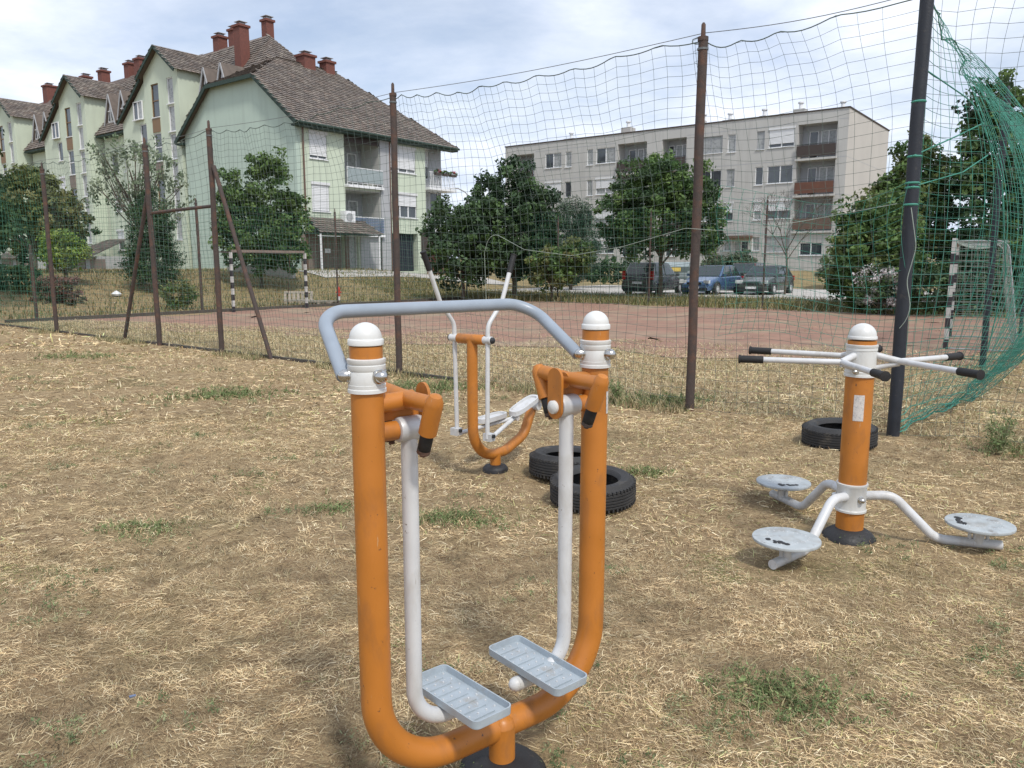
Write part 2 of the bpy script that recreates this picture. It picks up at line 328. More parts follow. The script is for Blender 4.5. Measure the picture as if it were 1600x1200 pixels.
def gz(X, Y):   # near ground height as built
    X = np.asarray(X, float); Y = np.asarray(Y, float)
    cb = (X-CX)*W.x+(Y-CY)*W.y; ca = (X-CX)*U.x+(Y-CY)*U.y
    nr = np.where(ca < .5, np.clip(1-cb/1.5, 0, 1), 1)*np.clip((14-Y)/4, 0, 1)*np.clip((9.5-abs(X))/2, 0, 1)
    n = -.06*np.exp(-((X+.04)**2+(Y-2.3)**2)/.16)+np.where((ca > -23)&(ca < .5)&(cb > -.5)&(cb < 20.5), 0, 1)*.012*np.sin(X*1.1+2*np.sin(Y*.7))*np.sin(Y*.9+1.3)
    return n + nr*(vnoise(X, Y, .45, 3)*.035+vnoise(X, Y, .2, 4)*.024+vnoise(X, Y, .1, 5)*.016-.036)

def drape(name, outline_ab, m, dz, step=.5, ragged=0, seed=1, slant=0):
    """sheet draped on the terrain: outline in court coordinates (a0,a1,b0,b1), ragged edges"""
    a0, a1, b0, b1 = outline_ab; na = int((a1-a0)/step)+1; nb = int((b1-b0)/step)+1
    r = random.Random(seed); V = []; 
    ph = [r.random()*6 for _ in range(8)]
    def wob(s, k): return ragged * (math.sin(s*.9+ph[k])*.5 + math.sin(s*2.3+ph[k+1])*.3 + math.sin(s*5.1+ph[k+2])*.2)
    for j in range(nb+1):
        for i in range(na+1):
            fa, fb = i/na, j/nb; a = a0+(a1-a0)*fa; b = b0+slant*fa+(b1-b0-slant*fa)*fb
            bb = b + wob(a, 0)*(1-fb) + wob(a, 3)*fb; aa = a + wob(b, 1)*(1-fa) + wob(b, 4)*fa
            x, y = xy(aa, bb); V.append((x, y, H(x, y)+dz))
    I = np.arange((na+1)*(nb+1)).reshape(nb+1, na+1)
    F = np.stack([I[:-1, :-1].ravel(), I[:-1, 1:].ravel(), I[1:, 1:].ravel(), I[1:, :-1].ravel()], 1)
    return tag(np_mesh(name, np.array(V), F, m, smooth=True), kind='structure')
drape('clay_court', (-21.9, .2, .7, 19.6), M_clay, .012, .4, .9, 3, 5.2)
drape('parking_lot', (-27, 22, 25.6, 40.0), M_concrete, .03, .7)
drape('entrance_path', (-33.6, -30.5, 18.0, 34), M_concrete, .04, .5)

# ------------------------------------------------------------------ court kerbs
def strip(name, p, q, w, h, m, label, cat, z=0):
    p = Vector((*p, 0)); q = Vector((*q, 0)); n = max(2, int((q-p).length/1.0)); mb = MB(); d = (q-p).normalized(); s = Vector((-d.y, d.x, 0))*w/2
    vs = []; fs = []
    for i in range(n+1):
        c = p + (q-p)*i/n; hz = H(c.x, c.y)
        vs += [c-s+Vector((0, 0, hz-.05)), c+s+Vector((0, 0, hz-.05)), c+s+Vector((0, 0, hz+h)), c-s+Vector((0, 0, hz+h))]
        if i < n: fs += [tuple(i*4+k for k in (a, b)) + tuple((i+1)*4+k for k in (b, a)) for a, b in ((0, 1), (1, 2), (2, 3), (3, 0))]
    fs += [(0, 1, 2, 3), tuple(n*4+k for k in (3, 2, 1, 0))]
    mb.add(vs, fs); return tag(mb.build(name, m), label, cat)
strip('kerb', xy(-5.6, .07), xy(-22.4, .07), .05, .045, M_kerb, 'low dark kerb along the foot of the front net', 'kerb')
strip('kerb', xy(-22.3, .4), xy(-22.3, 19.8), .12, .10, M_kerb, 'low dark kerb at the far left end of the clay court', 'kerb')

# ------------------------------------------------------------------ nets and posts
def strands(P, L, Ht, step, r, s0=0., top=None):
    """P(s,z)->(x,y,z) arrays; returns V,F of square mesh cord (3-sided)"""
    ns = max(2, int(round(L/step))); nz = max(2, int(round(Ht/step)))
    s = np.linspace(0, L, ns+1); z = np.linspace(0, 1, nz+1); SS, ZZ = np.meshgrid(s, z)       # (nz+1, ns+1)
    G3 = P(SS, ZZ)                                                                             # (nz+1,ns+1,3)
    Vs, Fs, base = [], [], 0
    for line_axis in (0, 1):
        A = G3 if line_axis == 0 else G3.transpose(1, 0, 2)      # lines x points x 3
        nl, npt = A.shape[:2]
        T = np.gradient(A, axis=1); T /= np.linalg.norm(T, axis=2, keepdims=True)+1e-9
        ref = np.array([0, 0, 1.]) if line_axis == 0 else np.array([1., 0, 0])
        N1 = np.cross(T, ref); N1 /= np.linalg.norm(N1, axis=2, keepdims=True)+1e-9; N2 = np.cross(T, N1)
        ring = [A + r*(math.cos(k*2.0944)*N1+math.sin(k*2.0944)*N2) for k in range(3)]
        Vv = np.stack(ring, 2).reshape(-1, 3); Vs.append(Vv)
        ii = (np.arange(nl)[:, None]*npt + np.arange(npt-1)[None, :]).ravel()*3 + base
        for k in range(3):
            k2 = (k+1) % 3; Fs.append(np.stack([ii+k, ii+k2, ii+3+k2, ii+3+k], 1))
        base += len(Vv)
    return np.concatenate(Vs), np.concatenate(Fs)
def pt(a, b, z): x, y = xy(a, b); return Vector((x, y, z))
def front_P(a0, L, ztop=3.93, zbot=.05, seed=0, sag=.10, shear=.95, gather=0):
    r = np.random.default_rng(seed); ph = r.random(6)*6.28
    def P(s, z):
        hz = zbot + (ztop-zbot)*z
        hz = hz - sag*np.sin(np.pi*s/L)*z - .045*np.abs(np.sin(np.pi*s/.43))*z**6 + .025*np.sin(s*3.1+ph[0]+z*4)*(1-z) + .01*np.sin(s*7+ph[1]+5*z)
        edge = np.sin(np.pi*np.clip(s/L, 0, 1))**.5
        sh = -shear*z*z*edge*.6 + .05*np.sin(z*7+ph[2]+s*1.1)*edge + .02*np.sin(z*17+s*4)
        b = (.10*np.sin(s*1.3+ph[3]+z*2)*np.sin(np.pi*z) + .05*np.sin(s*3.7+z*6+ph[4]))*edge + .03
        a = a0 + s + sh
        return np.stack([CX+a*U.x+b*W.x, CY+a*U.y+b*W.y, hz], -1)
    return P
front_posts = [0, -2.06, -6.62, -11.21, -13.40, -18.1, -22.6]
labels_front = ['grey green net stretched between the dark corner post and the tall rusty post beside it',
 'wide grey net section right of the middle, behind the orange machines',
 'net section between the middle rusty post and the braced post near the green gable wall',
 'narrow net section over the gap between the two braced posts',
 'net section between the braced posts and the thin leftmost post',
 'net section at the very left edge in front of the dark tree']
for i in range(len(front_posts)-1):
    a1, a0 = front_posts[i], front_posts[i+1]; L = a1-a0
    n = empty('ball_net', pt((a0+a1)/2, 0, 0), 0, labels_front[i], 'net', 'net sections along the front of the clay court')
    v, f = strands(front_P(a0, L, seed=i), L, 3.88, .112 if i < 3 else .13, (.0019, .0021, .0023, .0026, .0026, .003)[i])
    v -= np.array(n.location)
    # upper part of the netting is greyer, the lower part greener
    o = np_mesh('net_mesh', v, f, M_netgrey if i != 5 else M_netgreen, n)
    rp = MB(); pts = []
    P = front_P(a0, L, seed=i); nn = int(L/.06)
    q = P(np.linspace(0, L, nn), np.ones(nn)) - np.array(n.location)
    rp.tube([Vector(p) for p in q], .006, 5); rp.build('edge_rope', M_netgrey, n)
    w = MB(); w.tube([pt(a0+L*k/12, .03, 3.955-.05*math.sin(math.pi*k/12)) - n.location for k in range(13)], .004, 5); w.build('top_wire', M_wire, n)
# net carried on to the right of the corner post
n = empty('ball_net', pt(2, 0, 0), 0, 'grey net section running off to the right of the dark corner post', 'net', 'net sections along the front of the clay court')
Pr = front_P(0, 4.5, ztop=3.93, seed=21, sag=.25, shear=-.2); v, f = strands(Pr, 4.5, 3.88, .12, .0020); np_mesh('net_mesh', v-np.array(n.location), f, M_netgrey, n)
q = Pr(np.linspace(0, 4.5, 70), np.ones(70))-np.array(n.location); rp = MB(); rp.tube([Vector(p) for p in q], .006, 5); rp.build('edge_rope', M_netgrey, n)
# right end net bellying outwards
def end_P(L, bulge, seed, ztop=3.95, side=1, zb=.04, a_off=0, drop=0):
    ph = np.random.default_rng(seed).random(6)*6.28
    def P(s, z):
        zt = ztop - drop*np.sin(np.pi*np.clip(s/6., 0, 1)) - .06*np.abs(np.sin(np.pi*s/.8))
        hz = zb + (zt-zb)*z + .05*np.sin(s*2.2+ph[0]+z*3)*(1-z)
        e = np.clip(s/1.6, 0, 1)
        a = side*bulge*e*(np.sin(np.pi*z)**.8)*(1+.25*np.sin(s*1.7+ph[1])) + .06*np.sin(s*4+ph[2]+3*z)*e + a_off + side*.25*e*(1-z)**3
        b = s + .10*np.sin(z*8+ph[3]+s)*e - .12*z*e
        return np.stack([CX+a*U.x+b*W.x, CY+a*U.y+b*W.y, hz], -1)
    return P
n = empty('ball_net', pt(-.9, -.05, 0), 0, 'low green patch of netting tied over the front net just left of the corner post', 'net')
Pp = lambda s, z: np.stack([CX+(-1.75+s+.05*np.sin(z*6))*U.x+(-.05+.05*np.sin(s*4+z*5))*W.x, CY+(-1.75+s+.05*np.sin(z*6))*U.y+(-.05+.05*np.sin(s*4+z*5))*W.y, .85+(1.55-.25*np.sin(np.pi*s/1.75))*z+.08*np.sin(s*3)], -1)
v, f = strands(Pp, 1.75, 1.6, .115, .0021); np_mesh('net_mesh', v-np.array(n.location), f, M_netteal, n)
n = empty('ball_net', pt(.4, 5, 0), 0, 'teal green net bellying out along the right end of the court', 'net')
v, f = strands(end_P(10, .85, 5, drop=.15), 10, 4.2, .115, .0027); np_mesh('net_mesh', v-np.array(n.location), f, M_netteal, n)
Pz = end_P(10, 1.12, 9, drop=.35); v, f = strands(lambda s, z: Pz(s*.9+.35+.5*z, z*.93), 10, 4.2, .12, .0024); np_mesh('slack_net', v-np.array(n.location), f, M_netteal, n)
for k, (zz, rr, sd_) in enumerate(((0.0, .009, 5), (.012, .006, 5), (.03, .004, 5), (.05, .004, 5), (.02, .004, 5), (1.0, .006, 5), (.995, .004, 5))):
    Pq = end_P(10, .85, sd_, drop=.15); s = np.linspace(0, 10, 110); q = Pq(s, np.full(110, zz)) + np.array([[.02*math.sin(i*.9+k*2), .02*math.cos(i*.7+k), .015*math.sin(i*1.3+k)] for i in range(110)]) - np.array(n.location)
    rp = MB(); rp.tube([Vector(p) for p in q], rr, 5); rp.build('edge_rope', M_netteal, n)
n = empty('ball_net', pt(.4, 15, 0), 0, 'green net behind the striped goal at the right end of the court, towards the trees', 'net')
Pe = end_P(20, .8, 8, drop=0)
v, f = strands(lambda s, z: Pe(s+10, z), 10, 4.0, .14, .004); np_mesh('net_mesh', v-np.array(n.location), f, M_netteal, n)
# left end and far side nets
n = empty('ball_net', pt(-22.6, 10, 0), 0, 'green net across the far left end of the court, before the apartment block', 'net')
Pl = lambda s, z: np.stack([CX+(-22.6+.06*np.sin(s*2+z*5))*U.x+s*W.x, CY+(-22.6+.06*np.sin(s*2+z*5))*U.y+s*W.y, .05+(3.55-.12*np.abs(np.sin(np.pi*s/4)))*z+.03*np.sin(s*3)], -1)
v, f = strands(Pl, 20, 3.6, .14, .0032); np_mesh('net_mesh', v-np.array(n.location), f, M_netgreen, n)
n = empty('ball_net', pt(-11, 20, 0), 0, 'green net along the far long side of the court, before the parked cars', 'net')
Pf = lambda s, z: np.stack([CX+(-22.6+s)*U.x+(20+.06*np.sin(s*2+z*5))*W.x, CY+(-22.6+s)*U.y+(20+.06*np.sin(s*2+z*5))*W.y, .05+(3.75-.15*np.abs(np.sin(np.pi*s/4.4)))*z+.03*np.sin(s*3)], -1)
v, f = strands(Pf, 22.6, 3.8, .15, .0028); np_mesh('net_mesh', v-np.array(n.location), f, M_netgreen, n)

def post(a, b, h, r, m, label, cat='post', group=None, tipr=None, lean=(0, 0), name='net_post'):
    x, y = xy(a, b); e = empty(name, (x, y, H(x, y)), 0, label, cat, group)
    mb = MB(); N = 8
    mb.tube([Vector((lean[0]*k/N + .004*math.sin(k*2.1+a), lean[1]*k/N, -.15+(h+.15)*k/N)) for k in range(N+1)], r, 12); mb.build('tube', m, e, 40)
    t = MB(); t.lathe([(r*1.12, h-.03), (r*1.12, h+.01), (r*.5, h+.015), (r*.45, h+.13), (r*.2, h+.15)], (lean[0], lean[1], 0), n=10); t.build('tip', m, e, 40)
    c = MB(); c.lathe([(r*1.15, h-.12), (r*1.15, h-.10)], (lean[0], lean[1], 0), n=10); c.build('wire_clamp', M_wire, e, 40)
    return e
gp = 'rusty posts carrying the front net'
post(0, 0, 4.6, .057, M_darkpost, 'tall dark blue corner post with green ropes knotted round it', name='corner_post')
post(-2.06, 0, 3.9, .050, M_rust, 'tall rusty net post to the right of centre, left of the dark corner post', group=gp)
post(-6.62, 0, 3.93, .046, M_rust, 'rusty net post in the middle, behind the cross trainer', group=gp)
post(-11.21, 0, 3.93, .048, M_rust, 'rusty net post in front of the green gable wall, braced to its right', group=gp, lean=(.0, .0))
post(-13.40, 0, 3.85, .050, M_rust, 'rusty net post braced to its left, beside the grey leaved birch', group=gp, lean=(-.02, 0))
post(-18.1, 0, 3.75, .046, M_rust, 'rusty net post furthest to the left, beside the dark hedge', group=gp)
def bar(name, p, q, r, m, label, cat):
    p = Vector(p); q = Vector(q); mb = MB(); o = p
    mb.tube([Vector((0, 0, 0)), (q-p)*.5+Vector((0, 0, .004)), q-p], r, 12); ob = mb.build(name, m, None, 40, loc=p); return tag(ob, label, cat)
bar('brace', pt(-14.87, 0, -.05), pt(-13.47, 0, 2.95), .038, M_rust, 'slanting rusty brace leaning against the left braced post', 'brace')
bar('brace', pt(-9.7, 0, -.05), pt(-11.13, 0, 3.3), .038, M_rust, 'slanting rusty brace leaning against the post by the gable wall', 'brace')
bar('crossbar', pt(-13.35, 0, 2.58), pt(-11.26, 0, 2.62), .03, M_rust, 'rusty horizontal bar joining the two braced posts', 'bar')
gp2 = 'slim dark posts round the back of the court'
for a, b, h, lab in [(.05, 6.05, 4.05, 'dark blue net post inside the teal net at the right end'), (.05, 12.5, 4.0, 'dark net post behind the striped goal, in front of the trees'),
     (-8.4, 20, 3.85, 'slim dark post in front of the dark parked car'), (-13, 20, 3.6, 'slim dark post beside the trunk of the round tree'),
     (-17.4, 20, 3.5, 'slim dark post on the verge between the big dark tree and the grey car'), (-22.6, 12.2, 3.6, 'slim dark post before the brown garage doors'),
     (-22.6, 6.4, 3.6, 'slim dark post left of the conifer bush'), (-22.6, 1.3, 2.0, 'short dark post at the left edge below the dark tree'), (-22.6, 20, 3.6, 'slim dark post right of the navy gate')]:
    post(a, b, h, .045 if b < 10 else .035, M_darkpost if a > -1 else M_rust, lab, group=gp2)
def rope(pts, r, m, label, rad=.15, cat='rope'):
    p0 = Vector(pts[0]); q = fillet([Vector(p)-p0 for p in pts], rad, 5); mb = MB(); mb.tube(q, r, 6)
    return tag(mb.build('rope', m, None, 60, loc=p0), label, cat)
rope([pt(-4.92, -.05, 1.0), pt(-4.95, -.05, 1.75), pt(-4.85, -.05, 2.02), pt(-4.3, -.06, 1.78), pt(-3.6, -.06, 1.70), pt(-2.9, -.06, 1.80), pt(-2.15, -.07, 1.98), pt(-1.6, -.05, 1.93), pt(-.9, -.04, 2.02), pt(-.1, -.08, 2.14)], .0032, M_ropewhite, 'pale rope sagging across the net from the middle to the corner post')
rope([pt(.02, -.08, 2.1), pt(.09, -.09, 1.75), pt(.03, -.09, 1.45), pt(.10, -.09, 1.15), pt(.0, -.08, 1.02)], .0035, M_ropewhite, 'loose pale cord hanging down the dark corner post', .3)
rope([pt(.02, .02, 3.3), pt(.4, .25, 3.0), pt(.62, .6, 2.4), pt(.7, .9, 1.5), pt(.6, 1.0, .75)], .006, M_netteal, 'green rope hanging inside the bellying net right of the corner post', .5)
rope([pt(.0, -.07, 2.55), pt(.30, .3, 2.75), pt(.45, .5, 2.86)], .007, M_netteal, 'short green rope tied back from the corner post to the net', .1)
rope([pt(.0, -.07, 2.28), pt(.35, .3, 2.42), pt(.5, .55, 2.58)], .006, M_netteal, 'lower green rope tied from the corner post to the net', .1)
kn = MB(); 
for zz in (3.02, 2.28, 2.13, 2.55, 2.32):
    kn.lathe([(.058, zz-.010), (.065, zz), (.058, zz+.010)], (0, 0, 0), n=12)
tag(kn.build('rope_binding', M_netteal, None, 40, loc=pt(0, 0, 0)), 'green cord wound round the dark corner post', 'cord')

# ------------------------------------------------------------------ goals
def goal(pos, ang, label, flip=1, net=True):
    e = empty('handball_goal', pos, ang, label, 'goal', 'handball goals at the two ends of the court')
    # local x along the goal mouth (3 m), local y into the net
    for x in (0, 3.0):
        w = MB(); w.bb(x-.04, x+.04, -.04, .04, 0, 2.0); pw = w.build('goal_post', M_goalwhite, e)
        for k in range(0, 10, 2):
            k_ = MB(); k_.bb(x-.042, x+.042, -.042, .042, k*.2+.001, k*.2+.199); k_.build('stripe', M_goalblack, pw)
    w = MB(); k_ = MB()
    for k in range(14):
        (k_ if (k % 2 and net) else w).bb(.045+k*.208, .045+(k+1)*.208, -.04, .04, 2.0, 2.08)
    c = w.build('crossbar', M_goalwhite if net else M_garage, e)
    if net: k_.build('stripes', M_goalblack, c)
    fr = MB()
    for x in (0, 3.0): fr.tube(fillet([(x, .04, 2.03), (x, flip*.85, 2.02), (x, flip*1.15, .03)], .2), .012, 8); fr.tube([(x, .04, .03), (x, flip*1.15, .03)], .012, 8)
    fr.tube([(0, flip*1.15, .03), (3, flip*1.15, .03)], .012, 8); fr.tube([(0, flip*.85, 2.0), (3, flip*.85, 2.0)], .012, 8)
    fr.build('net_frame', M_greyren if net else M_rust, e, 40)
    if not net: return
    def Pn(s, z): return np.stack([s, flip*(1.15-.3*z) + .06*np.sin(s*5)*np.sin(3*z), .03+1.97*z], -1)
    v, f = strands(Pn, 3, 2.4, .11, .0035)
    v2, f2 = strands(lambda s, z: np.stack([np.zeros_like(s), flip*s*(1.15-.3*z)/1.0, .03+1.97*z], -1), 1.0, 2., .11, .0035)
    v3, f3 = strands(lambda s, z: np.stack([3*np.ones_like(s), flip*s*(1.15-.3*z)/1.0, .03+1.97*z], -1), 1.0, 2., .11, .0035)
    v4, f4 = strands(lambda s, z: np.stack([s, flip*.85*z, 2.02-.12*np.sin(np.pi*z)*np.sin(np.pi*s/3)], -1), 3, .85, .11, .0035)
    VV = [v, v2, v3, v4]; off = np.cumsum([0]+[len(q) for q in VV[:-1]])
    np_mesh('goal_net', np.concatenate(VV), np.concatenate([a+o for a, o in zip((f, f2, f3, f4), off)]), M_ropewhite, e)
goal((8.22, 14.5, 0), math.atan2(.86, .51), 'black and white striped goal at the right end of the court, inside the green net', -1)
x, y = xy(-21.7, 7.0); goal((x, y, .0), math.atan2(W.y, W.x), 'black and white striped goal at the far left end of the court', 1, False)

# ------------------------------------------------------------------ foliage
def leaf_cloud(centers, spread, nper, size, colors, seed, aspect=.6, droop=0):
    r = np.random.default_rng(seed); nc = len(centers); N = nc*nper
    C = np.repeat(centers, nper, 0); sp = np.repeat(spread, nper)[:, None]
    d = r.normal(size=(N, 3)); d /= np.linalg.norm(d, axis=1, keepdims=True)+1e-9
    P = C + d*sp*(r.random((N, 1))**.45)*np.array([1, 1, .8])
    n = r.normal(size=(N, 3)) + d*.8 + np.array([0, 0, .5]); n /= np.linalg.norm(n, axis=1, keepdims=True)
    t = np.cross(n, r.normal(size=(N, 3))); t[:, 2] -= droop; t /= np.linalg.norm(t, axis=1, keepdims=True)+1e-9; b = np.cross(n, t); b /= np.linalg.norm(b, axis=1, keepdims=True)+1e-9
    s = size*(.6+.8*r.random((N, 1)))
    V = np.stack([P-t*s, P+b*s*aspect+n*s*.1, P+t*s, P-b*s*aspect+n*s*.1], 1).reshape(-1, 3)
    F = np.arange(4*N).reshape(N, 4)
    cols = np.array(colors); ci = r.integers(0, len(cols), nc); cc = 1.55*np.repeat(cols[ci], nper, 0)*(.75+.5*np.repeat(r.random(nc), nper)[:, None])*(.8+.4*r.random((N, 1)))
    return V, F, np.repeat(cc, 4, 0)
GREENS = [(.055, .095, .03), (.07, .115, .036), (.042, .078, .027), (.085, .13, .042)]
DARKS = [(.030, .055, .026), (.038, .066, .028), (.048, .083, .034), (.026, .046, .025)]
OLIVE = [(.095, .115, .04), (.12, .135, .05), (.075, .09, .035), (.14, .14, .06)]
BRIGHT = [(.14, .20, .04), (.18, .23, .06), (.10, .16, .035)]
GREYG = [(.11, .14, .09), (.14, .165, .11), (.09, .12, .07)]
REDD = [(.13, .075, .06), (.09, .06, .045), (.06, .07, .035), (.15, .09, .075)]
def tree(x, y, blobs, label, cols, seed, nclump=230, nper=60, leaf=.085, trunk=(.12, 1.2), name='tree', cat='tree', group=None, csp=.34, fill=.45, aspect=.6, droop=0, limbs=12, base=None):
    """blobs: (dx,dy,z,rx,ry,rz) ellipsoids of crown relative to the foot"""
    z0 = H(x, y) if base is None else base; nclump = int(nclump*.88)
    e = empty(name, (x, y, z0), 0, label, cat, group); r = np.random.default_rng(seed)
    vol = np.array([b[3]*b[4]*b[5] for b in blobs])**.8; pick = r.choice(len(blobs), nclump, p=vol/vol.sum()); B = np.array(blobs)[pick]
    d = r.normal(size=(nclump, 3)); d /= np.linalg.norm(d, axis=1, keepdims=True); rad = fill+(1-fill)*r.random((nclump, 1))**.6
    rad *= (.86+.28*r.random((nclump, 1)))
    C = B[:, :3] + d*rad*B[:, 3:6]; C = C[C[:, 2] > .12]
    V, F, cc = leaf_cloud(C, csp*(.6+.7*r.random(len(C))), nper, leaf, cols, seed+1, aspect, droop)
    ok = V.reshape(-1, 4, 3)[:, :, 2].min(1) > .02; F = F[ok]
    np_mesh('crown', V, F, M_leaf, e, cc)
    mb = MB(); tr, th = trunk; top = max(b[2] for b in blobs)
    mb.tube([(0, 0, -.1), (.03, .02, th*.5), (-.02, .03, th), (.05, 0, th+(top-th)*.6)], tr, 9, r1=tr*.45)
    rr = random.Random(seed)
    for k in range(min(limbs, len(C))):
        c = C[rr.randrange(len(C))]; s = Vector((0, 0, th*(.7+.5*rr.random()))); c = Vector(c)
        mid = s.lerp(c, .5) + Vector((rr.uniform(-.15, .15), rr.uniform(-.15, .15), -.1)); mb.tube([s, mid, c], tr*.42, 6, r1=.012)
    mb.build('trunk', M_bark, e, 60); return e
def at(px, t, py=450):   # ground point on a bearing and distance, written once as numbers below
    return ((px-800)/1200*t, t*1.005)

tree(-11.4, 35.2, [(0, 0, 2.2, 1.8, 1.8, 1.5), (-.9, 0, 3.3, 1.0, 1.3, 1.6), (.45, 0, 4.1, 1.15, 1.2, 1.9), (1.3, .2, 2.6, 1.0, 1.2, 1.7), (-1.2, 0, 4.2, .5, .6, 1.2), (.6, 0, 5.3, .6, .6, .8)], 'bushy mid green tree in front of the mint gable wall', GREENS, 21, 420, 60, .085, trunk=(.09, 1.0))
tree(-2.2, 34.5, [(0, 0, 2.2, 1.7, 1.8, 1.6), (-.6, 0, 3.3, 1.1, 1.2, 1.2), (.9, .3, 2.8, 1.3, 1.4, 1.7)], 'lower dark leafy tree left of the tall dark tree, by the navy gate', DARKS+GREENS[:1], 31, 300, 60, .085, trunk=(.10, 1.1))
tree(.1, 36.0, [(0, 0, 3.2, 2.1, 2.0, 1.9), (-.3, 0, 4.8, 1.4, 1.4, 1.3), (1.1, 0, 4.0, 1.1, 1.3, 1.5), (-1.3, 0, 4.4, .9, 1.0, .9), (.1, 0, 5.7, .6, .7, .8), (.3, 0, 2.0, 2.3, 2, 1.0)], 'tall dark tree left of the grey flats, hiding their lower left corner', DARKS, 41, 430, 62, .085, trunk=(.14, 1.3))
tree(1.7, 33.5, [(0, 0, 1.5, 1.1, 1.0, .9), (.9, 0, 1.9, .9, .9, .7)], 'low yellowish green bush at the foot of the tall dark tree', GREENS+OLIVE, 44, 120, 55, .08, trunk=(.06, .7), name='bush', cat='bush')
tree(3.4, 45.0, [(0, 0, 2.4, 1.8, 1.6, 1.8), (.2, 0, 4.0, 1.0, 1.0, 1.3), (.3, 0, 5.1, .35, .35, .6)], 'blue green pine with spiky boughs between the dark tree and the round tree', [(.05, .08, .05), (.07, .10, .065), (.035, .06, .04)], 47, 230, 55, .14, trunk=(.12, 1.2), name='pine_tree', aspect=.15, csp=.45)
tree(6.7, 35.0, [(0, 0, 3.6, 2.75, 2.5, 1.9), (-.6, 0, 4.8, 1.7, 1.7, 1.4), (1.1, 0, 4.6, 1.4, 1.6, 1.4), (-1.8, 0, 3.0, 1.0, 1.3, 1.0), (1.9, 0, 2.7, .8, 1.1, .9), (-.2, 0, 5.6, .9, 1.0, .8)], 'big round crowned tree in front of the grey flats, left of the tall rusty post', GREENS+DARKS[:2], 51, 520, 62, .085, trunk=(.12, 1.7))
tree(-17.9, 24.4, [(.2, 0, 4.0, 2.0, 1.9, 1.8), (.9, 0, 5.3, 1.1, 1.2, .9), (.6, 0, 2.6, 1.9, 1.6, 1.2), (-.6, 0, 5.3, 1.3, 1.3, 1.2)], 'large dark tree cut by the left edge of the picture', DARKS+GREENS[:2], 61, 420, 60, .08, trunk=(.13, 1.4))
tree(-19.4, 31.6, [(0, 0, 2.9, 1.5, 1.5, 1.2), (.9, 0, 2.3, 1.2, 1.2, 1.0)], 'olive green rounded tree in front of the far left flats', OLIVE, 71, 230, 55, .085, trunk=(.09, 1.0))
tree(-16.9, 29.4, [(0, 0, 1.3, .7, .7, .7), (-.2, 0, 1.7, .4, .4, .4)], 'bright yellow green young bush right of the olive tree', BRIGHT, 81, 90, 50, .07, trunk=(.04, .5), name='bush', cat='bush')
tree(-15.2, 32.0, [(0, 0, 4.7, 1.5, 1.3, 1.3), (-1.1, 0, 3.8, .9, .9, .9), (1.0, 0, 3.8, 1.2, 1.1, 1.3), (-1.6, 0, 5.2, .5, .5, .4)], 'thin grey leaved birch with hanging twigs, between the left braced posts', GREYG, 91, 120, 22, .07, trunk=(.07, 2.5), name='birch_tree', csp=.34, droop=.8, limbs=45)
tree(-14.3, 31.0, [(0, 0, 1.2, 1.0, 1.0, 1.1), (.0, 0, 2.5, .85, .85, 1.1), (.05, 0, 3.5, .4, .4, .7)], 'dense dark conifer bush below the grey birch', DARKS, 95, 260, 60, .07, trunk=(.09, .5), name='conifer_bush', cat='bush', aspect=.3)
tree(-11.9, 27.6, [(0, 0, .5, .7, .6, .5)], 'low ragged shrub beside the far left goal', OLIVE+GREENS[:1], 97, 50, 45, .05, trunk=(.02, .2), name='shrub', cat='shrub', csp=.2)
tree(12.0, 25.9, [(0, 0, 1.6, 1.5, 1.3, 1.5), (.5, 0, 3.0, 1.2, 1.2, 1.2), (-.6, 0, 2.8, .8, .8, .8), (.2, 0, .9, 1.5, 1.3, .8)], 'mid green bush at the far edge of the clay court, right of the cars', GREENS+OLIVE[:1], 101, 330, 58, .075, trunk=(.08, .8))
tree(14.3, 28.2, [(0, 0, 3.0, 1.6, 1.5, 1.9), (.2, 0, 4.6, 1.1, 1.1, 1.3), (.1, 0, 5.6, .5, .5, .7)], 'leafy tree close behind the dark corner post, beside the end wall of the grey flats', GREENS+OLIVE[:2], 111, 330, 58, .08, trunk=(.1, 1.2))
tree(16.0, 26.2, [(0, 0, 3.3, 1.7, 1.7, 2.2), (.1, 0, 5.4, 1.3, 1.3, 1.6), (-.2, 0, 6.7, .8, .8, .9), (.3, 0, 1.5, 1.8, 1.6, 1.4)], 'tall dark green tree behind the bellying teal net', DARKS+GREENS, 121, 480, 60, .085, trunk=(.14, 1.5))
tree(19.2, 27.6, [(0, 0, 3.3, 1.9, 1.9, 2.3), (-.3, 0, 5.2, 1.5, 1.3, 1.5), (.3, 0, 1.6, 2.0, 1.6, 1.4), (1.5, 0, 4.2, 1.6, 1.5, 2.2)], 'olive green tree at the right edge of the picture', OLIVE+GREENS, 131, 430, 58, .085, trunk=(.13, 1.5))
tree(13.3, 24.2, [(0, 0, .8, 1.6, 1.0, .8), (1.6, 0, .9, 1.4, 1.0, .9)], 'low dark hedge like bush under the trees right of the court', DARKS, 135, 150, 55, .07, trunk=(.03, .3), name='bush', cat='bush')
tree(17.5, 24.0, [(0, 0, 1.0, 1.8, 1.1, 1.0), (1.9, 0, 1.1, 1.4, 1.0, 1.0)], 'low dark bush behind the striped goal', DARKS+GREENS[:1], 137, 150, 55, .07, trunk=(.03, .3), name='bush', cat='bush')
tree(11.6, 24.4, [(0, 0, .9, .75, .6, .7)], 'pale flowering shrub beside the pale paved lot', [(.10, .12, .08), (.05, .08, .035), (.38, .36, .36)], 139, 70, 40, .045, trunk=(.02, .3), name='shrub', cat='shrub', csp=.22)
